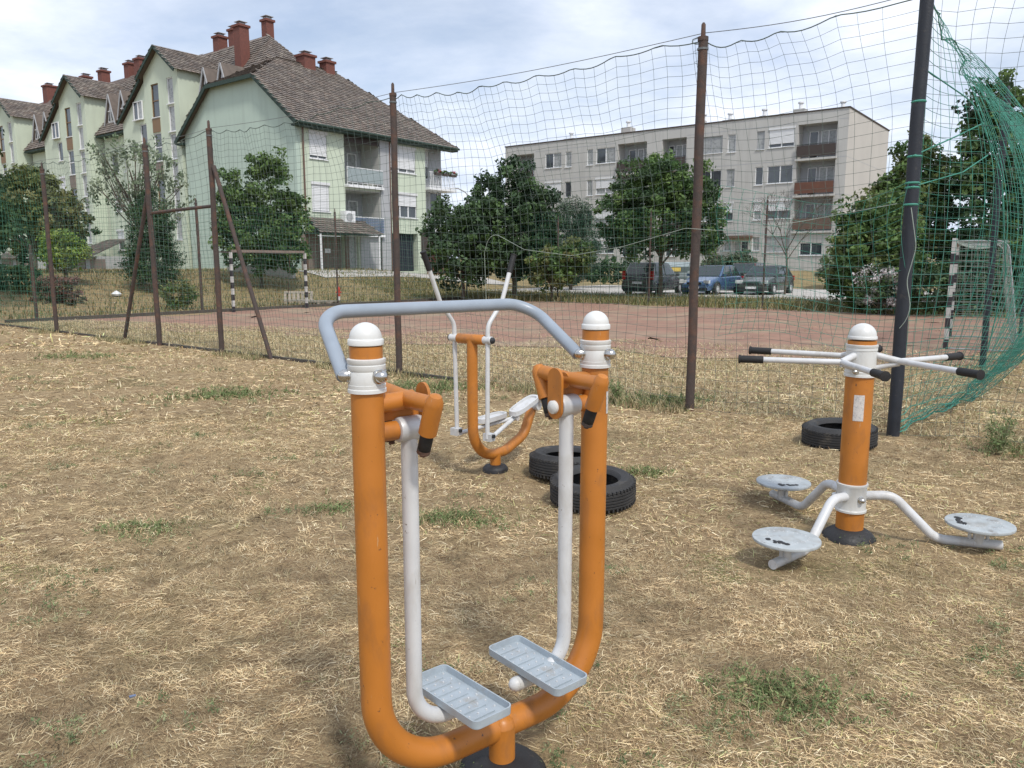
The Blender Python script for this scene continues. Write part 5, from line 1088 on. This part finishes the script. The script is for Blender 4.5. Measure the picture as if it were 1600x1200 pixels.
# waist twister
TW = empty('waist_twister', (2.0, 4.37, 0), 0, 'orange column twister with three turning discs and black gripped handles, at the right', 'exercise machine')
rt_ = .077
q = MB(); q.lathe([(rt_, .0), (rt_, 1.17)], n=40); q.build('column', M_orange, TW, 40)
domecap(rt_-.002, 1.185).build('dome_cap', M_cap, TW, 40)
q = MB(); z0, z1 = .965, 1.150; q.lathe([(rt_, z0), (rt_+.010, z0+.001), (rt_+.010, z0+.012), (rt_+.007, z0+.014), (rt_+.008, z0+.03), (rt_+.005, z0+.032), (rt_+.005, z1-.035), (rt_+.008, z1-.033), (rt_+.007, z1-.018), (rt_+.010, z1-.014), (rt_+.010, z1-.002), (rt_, z1)], n=44); c_ = q.build('upper_collar', M_cap, TW, 40)
for a in (R(230), R(350), R(110)): cap_nut(c_, Vector((math.cos(a), math.sin(a), 0))*(rt_+.005)+Vector((0, 0, 1.0)), (math.cos(a), math.sin(a), 0), .016)
q = MB(); z0, z1 = .165, .335; q.lathe([(rt_, z0), (rt_+.010, z0+.001), (rt_+.010, z0+.012), (rt_+.007, z0+.014), (rt_+.005, z0+.02), (rt_+.005, z1-.02), (rt_+.010, z1-.014), (rt_+.010, z1-.002), (rt_, z1)], n=44); c_ = q.build('lower_collar', M_cap, TW, 40)
for a in (R(284), R(164), R(44)): cap_nut(c_, Vector((math.cos(a), math.sin(a), 0))*(rt_+.005)+Vector((0, 0, .25)), (math.cos(a), math.sin(a), 0), .018)
q = MB(); q.lathe([(.155, -.03), (.15, .005), (.13, .03), (.10, .05), (.079, .06)], n=28); q.build('rubber_foot', M_rubber, TW, 50)
for al in (104, 219, 344):
    a = R(al); d = Vector((math.cos(a), math.sin(a), 0))
    P_ = lambda r_, z: d*r_+Vector((0, 0, z))
    q = MB(); q.tube(fillet([P_(.07, .26), P_(.22, .275), P_(.46, .035), P_(.80, .030)], [.12, .14], 10), .0265, 20); q.build('support_leg', M_white, TW, 40)
    q = MB(); q.tube([P_(.68, .03), P_(.68, .133)], .03, 14); q.tube([P_(.725, .05), P_(.725, .133)], .010, 8); q.tube([P_(.635, .05), P_(.635, .133)], .010, 8); q.build('bearing', M_hub, TW, 40)
    q = MB(); q.lathe([(.06, .129), (.168, .133), (.175, .137), (.177, .145), (.175, .151), (.168, .153), (.0001, .154)], P_(.68, 0), n=44); ds = q.build('turning_disc', M_disc, TW, 40)
    q = MB()
    for k in range(3):
        for j in range(9):
            a2 = k*2.094+j*.22+al; rr2 = .12-.03*abs(j-4)/4
            q.lathe([(.004, 0), (.003, .002), (.0001, .0024)], P_(.68, .1535)+Vector((rr2*math.cos(a2), rr2*math.sin(a2), 0)), n=6)
    tag(q.build('grip_studs', M_hub, ds, 40), kind='stuff')
    # worn black rubber remnants on the disc
    rr = random.Random(al); q = MB(); s0 = rr.random()*3+1.2
    for j in range(9):
        a2 = s0+j*.14; c3 = P_(.68, .1542)+Vector((.105*math.cos(a2), .105*math.sin(a2), 0))+Vector((rr.uniform(-.012, .012), rr.uniform(-.012, .012), 0)); rr3 = rr.uniform(.008, .018)
        q.lathe([(rr3, 0), (rr3*.9, .0025), (.0001, .003)], c3, n=7)
    q.build('rubber_remnant', M_rubber, ds)
for al in (96, 216, 336):
    a = R(al); d = Vector((math.cos(a), math.sin(a), 0)); t_ = Vector((-d.y, d.x, 0)); Z = Vector((0, 0, 1.06))
    q = MB(); q.tube([d*.07+Z+Vector((0, 0, .03)), d*.20+Z], .019, 16); q.tube([d*.07+Z-Vector((0, 0, .045)), d*.20+Z-Vector((0, 0, .012))], .014, 12); q.build('handle_stem', M_white, TW, 40)
    for sg in (-1, 1):
        ang2 = a+sg*R(36); e_ = Vector((math.cos(ang2), math.sin(ang2), 0))*.57+Z; g2 = Vector((math.cos(ang2), math.sin(ang2), 0))*.70+Z
        s_ = d*.19+Z; md_ = d*.27+t_*sg*.09+Z; dirn = (e_-md_).normalized(); g2 = e_+dirn*.125
        q = MB(); q.tube(fillet([s_, md_, e_], .06, 6), .0165, 16); arm = q.build('handle_bar', M_white, TW, 40)
        q = MB(); q.lathe([(.0165, -.01), (.0215, -.008), (.0215, .115), (.026, .118), (.026, .126), (.013, .128)], e_, dirn, 18); q.build('hand_grip', M_grip, arm, 40)
q = MB()
for k in range(8):
    a0 = R(-131+k*5.2); a1 = R(-131+(k+1)*5.2)
    q.poly([((rt_+.0012)*math.cos(a_), (rt_+.0012)*math.sin(a_), z) for a_, z in ((a0, .715), (a1, .715), (a1, .865), (a0, .865))])
st_ = q.build('sticker', M_sticker, TW)

# ------------------------------------------------------------------ dry cut grass
def straw(N, y0, y1, lenr, w, seed, upfrac, ypow=1.0, avoid=True):
    r = np.random.default_rng(seed)
    Y = y0 + (y1-y0)*r.random(N)**ypow; X = (r.random(N)*2-1)*(Y*.80+.9)
    n1 = vnoise(X, Y, .55, 21); n2 = vnoise(X+50, Y, .16, 22); n3 = vnoise(X, Y+90, 1.7, 23); n4 = vnoise(X+20, Y+20, .33, 24)
    keep = r.random(N) < np.clip(.12+1.7*(n1*.4+n2*.35+n4*.25), .2, 1)
    for (mx_, my_, mr_) in ((-.04, 2.3, .34), (-.13, 5.86, .22), (2.0, 4.37, .30), (2.5, 4.2, .25), (1.5, 3.95, .25), (.42, 5.4, .40), (2.93, 6.72, .4), (3.6, 7.1, .2)):
        keep &= ~((np.hypot(X-mx_, Y-my_) < mr_*(.6+.8*n4)) & (r.random(N) < .75))
    if y0 >= 14: keep &= ((X-CX)*W.x+(Y-CY)*W.y) < .2
    X, Y, n1, n2, n3, n4 = (q[keep] for q in (X, Y, n1, n2, n3, n4)); N = len(X)
    # court surface: only scattered stalks beyond the front net
    A = (X-CX)*U.x+(Y-CY)*U.y; Bc = (X-CX)*W.x+(Y-CY)*W.y
    # seeds of small pale tufts: many blades share one root
    az = r.random(N)*6.283; coh = n3*6+n1*3; m_ = r.random(N) < .4; az[m_] = coh[m_]+r.normal(size=m_.sum())*.5
    up = r.random(N) < upfrac*(.3+n4*1.4)
    nt_ = N//7; ti = r.integers(0, max(1, nt_//9), nt_); roots = r.integers(0, N, max(1, nt_//9)); X[:nt_] = X[roots[ti]]+r.normal(size=nt_)*.006; Y[:nt_] = Y[roots[ti]]+r.normal(size=nt_)*.006; up[:nt_] = True; az[:nt_] = r.random(nt_)*6.283
    el = np.where(up, .35+.85*r.random(N), r.random(N)**2*.30)
    L = (lenr[0]+(lenr[1]-lenr[0])*r.random(N)**2.0); ww = w*(.45+.9*r.random(N)); L[:nt_] *= .8
    z = gz(X, Y) + np.where(up, -.005, .002+.014*r.random(N)**2)
    d = np.stack([np.cos(az)*np.cos(el), np.sin(az)*np.cos(el), np.sin(el)], 1); side = np.stack([-np.sin(az), np.cos(az), r.normal(size=N)*.5], 1); side /= np.linalg.norm(side, axis=1, keepdims=True)
    P0 = np.stack([X, Y, z], 1); bend = r.normal(size=(N, 3))*np.array([.10, .10, .06])*L[:, None]
    P1 = P0+d*L[:, None]*.5+bend*.7+np.array([0, 0, 1])*L[:, None]*.03; P2 = P0+d*L[:, None]-np.array([0, 0, 1])*(L*np.where(up, .10, .08))[:, None]
    P2[:, 2] = np.maximum(P2[:, 2], gz(P2[:, 0], P2[:, 1])+.001)
    sw = side*ww[:, None]
    V = np.stack([P0-sw, P0+sw, P1-sw*.9, P1+sw*.9, P2-sw*.25, P2+sw*.25], 1).reshape(-1, 3)
    b = np.arange(N)[:, None]*6; F = np.concatenate([b+np.array([[0, 1, 3, 2]]), b+np.array([[2, 3, 5, 4]])])
    pal = np.array([(.66, .535, .33), (.56, .435, .255), (.46, .335, .19), (.30, .20, .115), (.14, .092, .055), (.78, .68, .47)])
    pr_ = np.array([.24, .25, .19, .12, .11, .09]); ci = r.choice(6, N, p=pr_); c = pal[ci]*1.10
    n5 = vnoise(X, Y, .1, 5)*.6+vnoise(X+9, Y, .07, 31)*.4; c = c*np.clip(.78+.50*n3[:, None]+.5*(n1[:, None]-.5)+.4*(n4[:, None]-.5)+1.5*(n5[:, None]-.5), .2, 1.35); c[:nt_] = np.array([.68, .60, .37])*(.6+.5*r.random((nt_, 1)))
    gmask = (r.random(N) < np.clip((n1*n4-.42)*1.8, 0, .4)) ; c[gmask] = np.array([.13, .165, .055])*(.7+.8*r.random((gmask.sum(), 1)))
    gm2 = r.random(N) < .12*(n3 > .5); c[gm2] = c[gm2]*np.array([.72, .88, .62])
    return V, F, np.repeat(c, 6, 0)
VV, FF, CC = [], [], []; off = 0
for args in ((330000, .9, 4.2, (.008, .066), .0009, 1, .08, .8), (170000, 4.0, 8.0, (.014, .085), .0018, 2, .12, .8), (75000, 7.6, 14.5, (.03, .12), .0040, 3, .15, .9), (26000, 14, 24, (.06, .2), .009, 4, .2, 1)):
    v, f, c = straw(*args); VV.append(v); FF.append(f+off); CC.append(c); off += len(v)
o = np_mesh('dry_grass', np.concatenate(VV), np.concatenate(FF), M_straw, None, np.concatenate(CC)); tag(o, 'dry straw coloured cut grass covering the ground round the machines', 'grass', kind='stuff')
# long grass strip on the near edge of the court and far verge
def blades(X, Y, hgt, w, cols, seed, lean=.35):
    r = np.random.default_rng(seed); N = len(X); az = r.random(N)*6.283; L = hgt*(.5+.8*r.random(N)); ln = lean*(r.random(N)+.2)
    z = np.array([max(H(a, b), float(gz(a, b)) if b < 14 else -9) for a, b in zip(X, Y)]) if N < 60000 else gz(X, Y)
    P0 = np.stack([X, Y, z-.01], 1); dv = np.stack([np.cos(az), np.sin(az), np.zeros(N)], 1); P1 = P0+dv*(L*ln*.4)[:, None]+np.array([0, 0, 1])*(L*.6)[:, None]; P2 = P0+dv*(L*ln*1.2)[:, None]+np.array([0, 0, 1])*L[:, None]
    sd_ = np.stack([-np.sin(az), np.cos(az), np.zeros(N)], 1)*(w*(.6+.8*r.random(N)))[:, None]
    V = np.stack([P0-sd_, P0+sd_, P1-sd_*.8, P1+sd_*.8, P2-sd_*.15, P2+sd_*.15], 1).reshape(-1, 3); b = np.arange(N)[:, None]*6
    F = np.concatenate([b+np.array([[0, 1, 3, 2]]), b+np.array([[2, 3, 5, 4]])]); cols = np.array(cols); c = cols[r.integers(0, len(cols), N)]*(.7+.6*r.random((N, 1)))
    return V, F, np.repeat(c, 6, 0)
r = np.random.default_rng(77)
N = 90000; a_ = -22+26*r.random(N); b_ = .1+(2.0+6.5*(a_+22)/22)*r.random(N)**1.1; nz = vnoise(a_, b_, .9, 9); k_ = nz+.5*r.random(N)-.12*np.maximum(0, b_-1-5*(a_+22)/22) > .5; a_, b_ = a_[k_], b_[k_]
X = CX+a_*U.x+b_*W.x; Y = CY+a_*U.y+b_*W.y
v, f, c = blades(X, Y, .055, .0042, [(.52, .44, .26), (.45, .37, .22), (.24, .24, .11), (.56, .47, .29), (.60, .52, .33)], 78, 2.0)
tag(np_mesh('strip_grass', v, f, M_straw, None, c), 'dry grass growing over the front edge of the clay court', 'grass', kind='stuff')
N = 22000; a_ = -30+36*r.random(N); b_ = 19.0+6.3*r.random(N); X = CX+a_*U.x+b_*W.x; Y = CY+a_*U.y+b_*W.y
v, f, c = blades(X, Y, .22, .012, [(.22, .19, .09), (.15, .16, .06), (.30, .25, .14), (.11, .13, .045)], 79, .8)
tag(np_mesh('verge_grass', v, f, M_straw, None, c), 'rough grass on the verge between the court and the cars', 'grass', kind='stuff')
# fence foot weeds
N = 15000; a_ = -21.5+21*r.random(N); b_ = 1+18*r.random(N); nz = vnoise(a_, b_, .8, 33)*.6+vnoise(a_, b_, 2.6, 34)*.4; k_ = nz > .62; a_, b_ = a_[k_], b_[k_]
X = CX+a_*U.x+b_*W.x; Y = CY+a_*U.y+b_*W.y
v, f, c = blades(X, Y, .05, .006, [(.42, .34, .21), (.36, .28, .17), (.25, .24, .12), (.48, .40, .25)], 83, 1.8)
tag(np_mesh('court_grass', v, f, M_straw, None, c), 'thin dry grass growing through the red clay court', 'grass', kind='stuff')
N = 9000; a_ = -19+18*r.random(N); b_ = -.35+.55*r.random(N); nz = vnoise(a_*1.0+40, b_*0, .8, 12); k_ = nz > .45; a_, b_ = a_[k_], b_[k_]
X = CX+a_*U.x+b_*W.x; Y = CY+a_*U.y+b_*W.y
v, f, c = blades(X, Y, .10, .0042, [(.15, .17, .08), (.22, .21, .11), (.42, .35, .20), (.48, .40, .24)], 80, .9)
tag(np_mesh('fence_grass', v, f, M_straw, None, c), 'green and dry weeds along the foot of the front net', 'grass', kind='stuff')
# green weed clumps
WD = [(1.02, 2.66, .22, 420, .07, 'green weed clump right of the air walker, between it and the twister'), (-.36, 4.62, .22, 300, .09, 'green weed tuft between the cross trainer and the white swing leg'),
      (-2.25, 4.45, .18, 170, .07, 'small green weed tuft left of the air walker'), (-3.55, 9.3, .55, 420, .12, 'broad green weed patch left of the handrail, in the dry grass'), (-4.0, 5.3, .22, 200, .08, 'green weed tuft near the left edge, half way up the grass'),
      (1.05, 5.75, .16, 170, .09, 'green weed tuft right of the two stacked tyres'), (-1.05, 9.9, .6, 500, .16, 'tall green weeds behind the left arm of the cross trainer'), (1.75, 8.9, .45, 380, .17, 'green weeds at the foot of the net right of the near orange post'),
      (-.75, 1.75, .16, 170, .06, 'small green tuft in front of the left bend of the air walker'), (-1.15, 4.9, .16, 130, .06, 'small weed tuft beside the left post of the air walker'), (2.6, 3.05, .14, 120, .05, 'small green tuft at the right, in front of the twister'),
      (4.35, 6.45, .4, 300, .14, 'green weeds at the right edge, below the teal net'), (-7.6, 13.4, .6, 300, .1, 'green weed patch far left, in front of the braced posts')]
for i, (x, y, rad, n_, hg, lab) in enumerate(WD):
    rr = np.random.default_rng(200+i); q = rr.normal(size=(n_, 2))*rad*.5*np.array([1.3, .8]); X = x+q[:, 0]; Y = y+q[:, 1]
    v, f, c = blades(X, Y, hg*.62, .0022 if y < 7 else .0045, [(.13, .165, .07), (.17, .20, .085), (.10, .135, .055), (.36, .31, .17)], 300+i, 1.5)
    zz = gz(X, Y)+hg*.3*rr.random(n_); v2, f2, c2_ = leaf_cloud(np.stack([X, Y, zz], 1)[:n_//2], np.full(n_//2, .03), 9, .009 if y < 7 else .014, [(.115, .155, .065), (.15, .185, .08), (.09, .125, .05)], 400+i, .35)
    v2[:, 2] = np.maximum(v2[:, 2], gz(v2[:, 0], v2[:, 1])+.002); f = np.concatenate([f, f2+len(v)]); v = np.concatenate([v, v2]); c = np.concatenate([c, c2_])
    o = np_mesh('weed_clump', v-np.array([x, y, 0]), f, M_straw, None, c); o.location = (x, y, 0); tag(o, lab, 'weed', 'green weed clumps in the dry grass', 'stuff')
def thistle(x, y, h, label, seed):
    e = empty('thistle_plant', (x, y, float(gz(x, y))), 0, label, 'plant'); r = random.Random(seed); mb = MB(); C = []
    for k in range(9):
        d = Vector((r.uniform(-.5, .5), r.uniform(-.5, .5), 1)).normalized(); L = h*(.6+.4*r.random()); p = [Vector((0, 0, 0)), d*L*.5+Vector((0, 0, .02)), d*L]; mb.tube(p, .004, 5, r1=.0015)
        for j in range(7): C.append(d*L*(.15+.13*j)+Vector((r.uniform(-.02, .02), r.uniform(-.02, .02), 0)))
    mb.build('stem', mat('dry_stem', (.20, .19, .10), .9) if 'dry_stem' not in MATS else MATS['dry_stem'], e, 50)
    V, F, c = leaf_cloud(np.array([tuple(q) for q in C]), np.full(len(C), .035), 6, .022, [(.12, .16, .07), (.17, .20, .09), (.26, .24, .14)], seed, .3); np_mesh('leaves', V, F, M_leaf, e, c)
thistle(4.15, 6.35, .42, 'spindly tall weed standing at the right edge, in front of the net', 3)
thistle(4.3, 6.6, .3, 'shorter spindly weed beside the tall one at the right edge', 4)
thistle(1.22, 8.7, .32, 'upright weed in front of the net beside the right orange cap', 6)
# low leafy weeds scattered through the cut grass
r = np.random.default_rng(501); cs = []; sp_ = []
for k in range(150):
    y = 1.5+10.5*r.random()**1.2; x = (r.random()*2-1)*(.8*y+.4)
    if float(vnoise(np.array([x]), np.array([y]), 1.3, 61)[0]) < .38: continue
    a_, b_ = ab(x, y)
    if b_ > -.2 and a_ < 0: continue
    for j in range(r.integers(4, 16)):
        px_, py_ = x+r.normal()*.10, y+r.normal()*.07; cs.append((px_, py_, float(gz(px_, py_))+.012+.02*r.random())); sp_.append(.02+.03*r.random())
V, F, c = leaf_cloud(np.array(cs), np.array(sp_), 22, .0075, [(.115, .15, .07), (.15, .18, .085), (.09, .12, .055), (.19, .20, .11)], 502, .35); V[:, 2] = np.maximum(V[:, 2], gz(V[:, 0], V[:, 1])+.002)
tag(np_mesh('low_weeds', V, F, M_leaf, None, c), 'low grey green weeds scattered through the cut grass', 'weeds', kind='stuff')
N = 16000; r = np.random.default_rng(88); a_ = -37+14*r.random(N); b_ = 1+24*r.random(N); X = CX+a_*U.x+b_*W.x; Y = CY+a_*U.y+b_*W.y
v, f, c = blades(X, Y, .16, .014, [(.27, .22, .12), (.18, .18, .08), (.34, .28, .16), (.14, .15, .06)], 89, .9)
tag(np_mesh('bank_grass', v, f, M_straw, None, c), 'rough dry grass on the bank before the green apartment block', 'grass', kind='stuff')
# stones and pale litter
q = MB(); rr = random.Random(9)
for k in range(110):
    y = 1.2+rr.random()**1.4*9; x = rr.uniform(-.8, .8)*y; s = rr.uniform(.004, .011)
    q.lathe([(s*.6, -s*.4), (s, 0), (s*.7, s*.5), (.0001, s*.6)], (x, y, float(gz(x, y))+s*.6), (rr.uniform(-.3, .3), rr.uniform(-.3, .3), 1), 6)
tag(q.build('pebbles', M_soil, None, 60), 'tiny pale pebbles scattered in the dry grass', 'pebbles', kind='stuff')
q = MB(); q.box((0, 0, .006), (.022, .009, .005)); tag(q.build('litter_scrap', M_bluepan, None, loc=(-1.40, 2.62, float(gz(-1.4, 2.62))+.012), rot=(.2, .1, .7)), 'tiny blue scrap of litter in the grass at the left', 'litter')
bpy.context.view_layer.update()
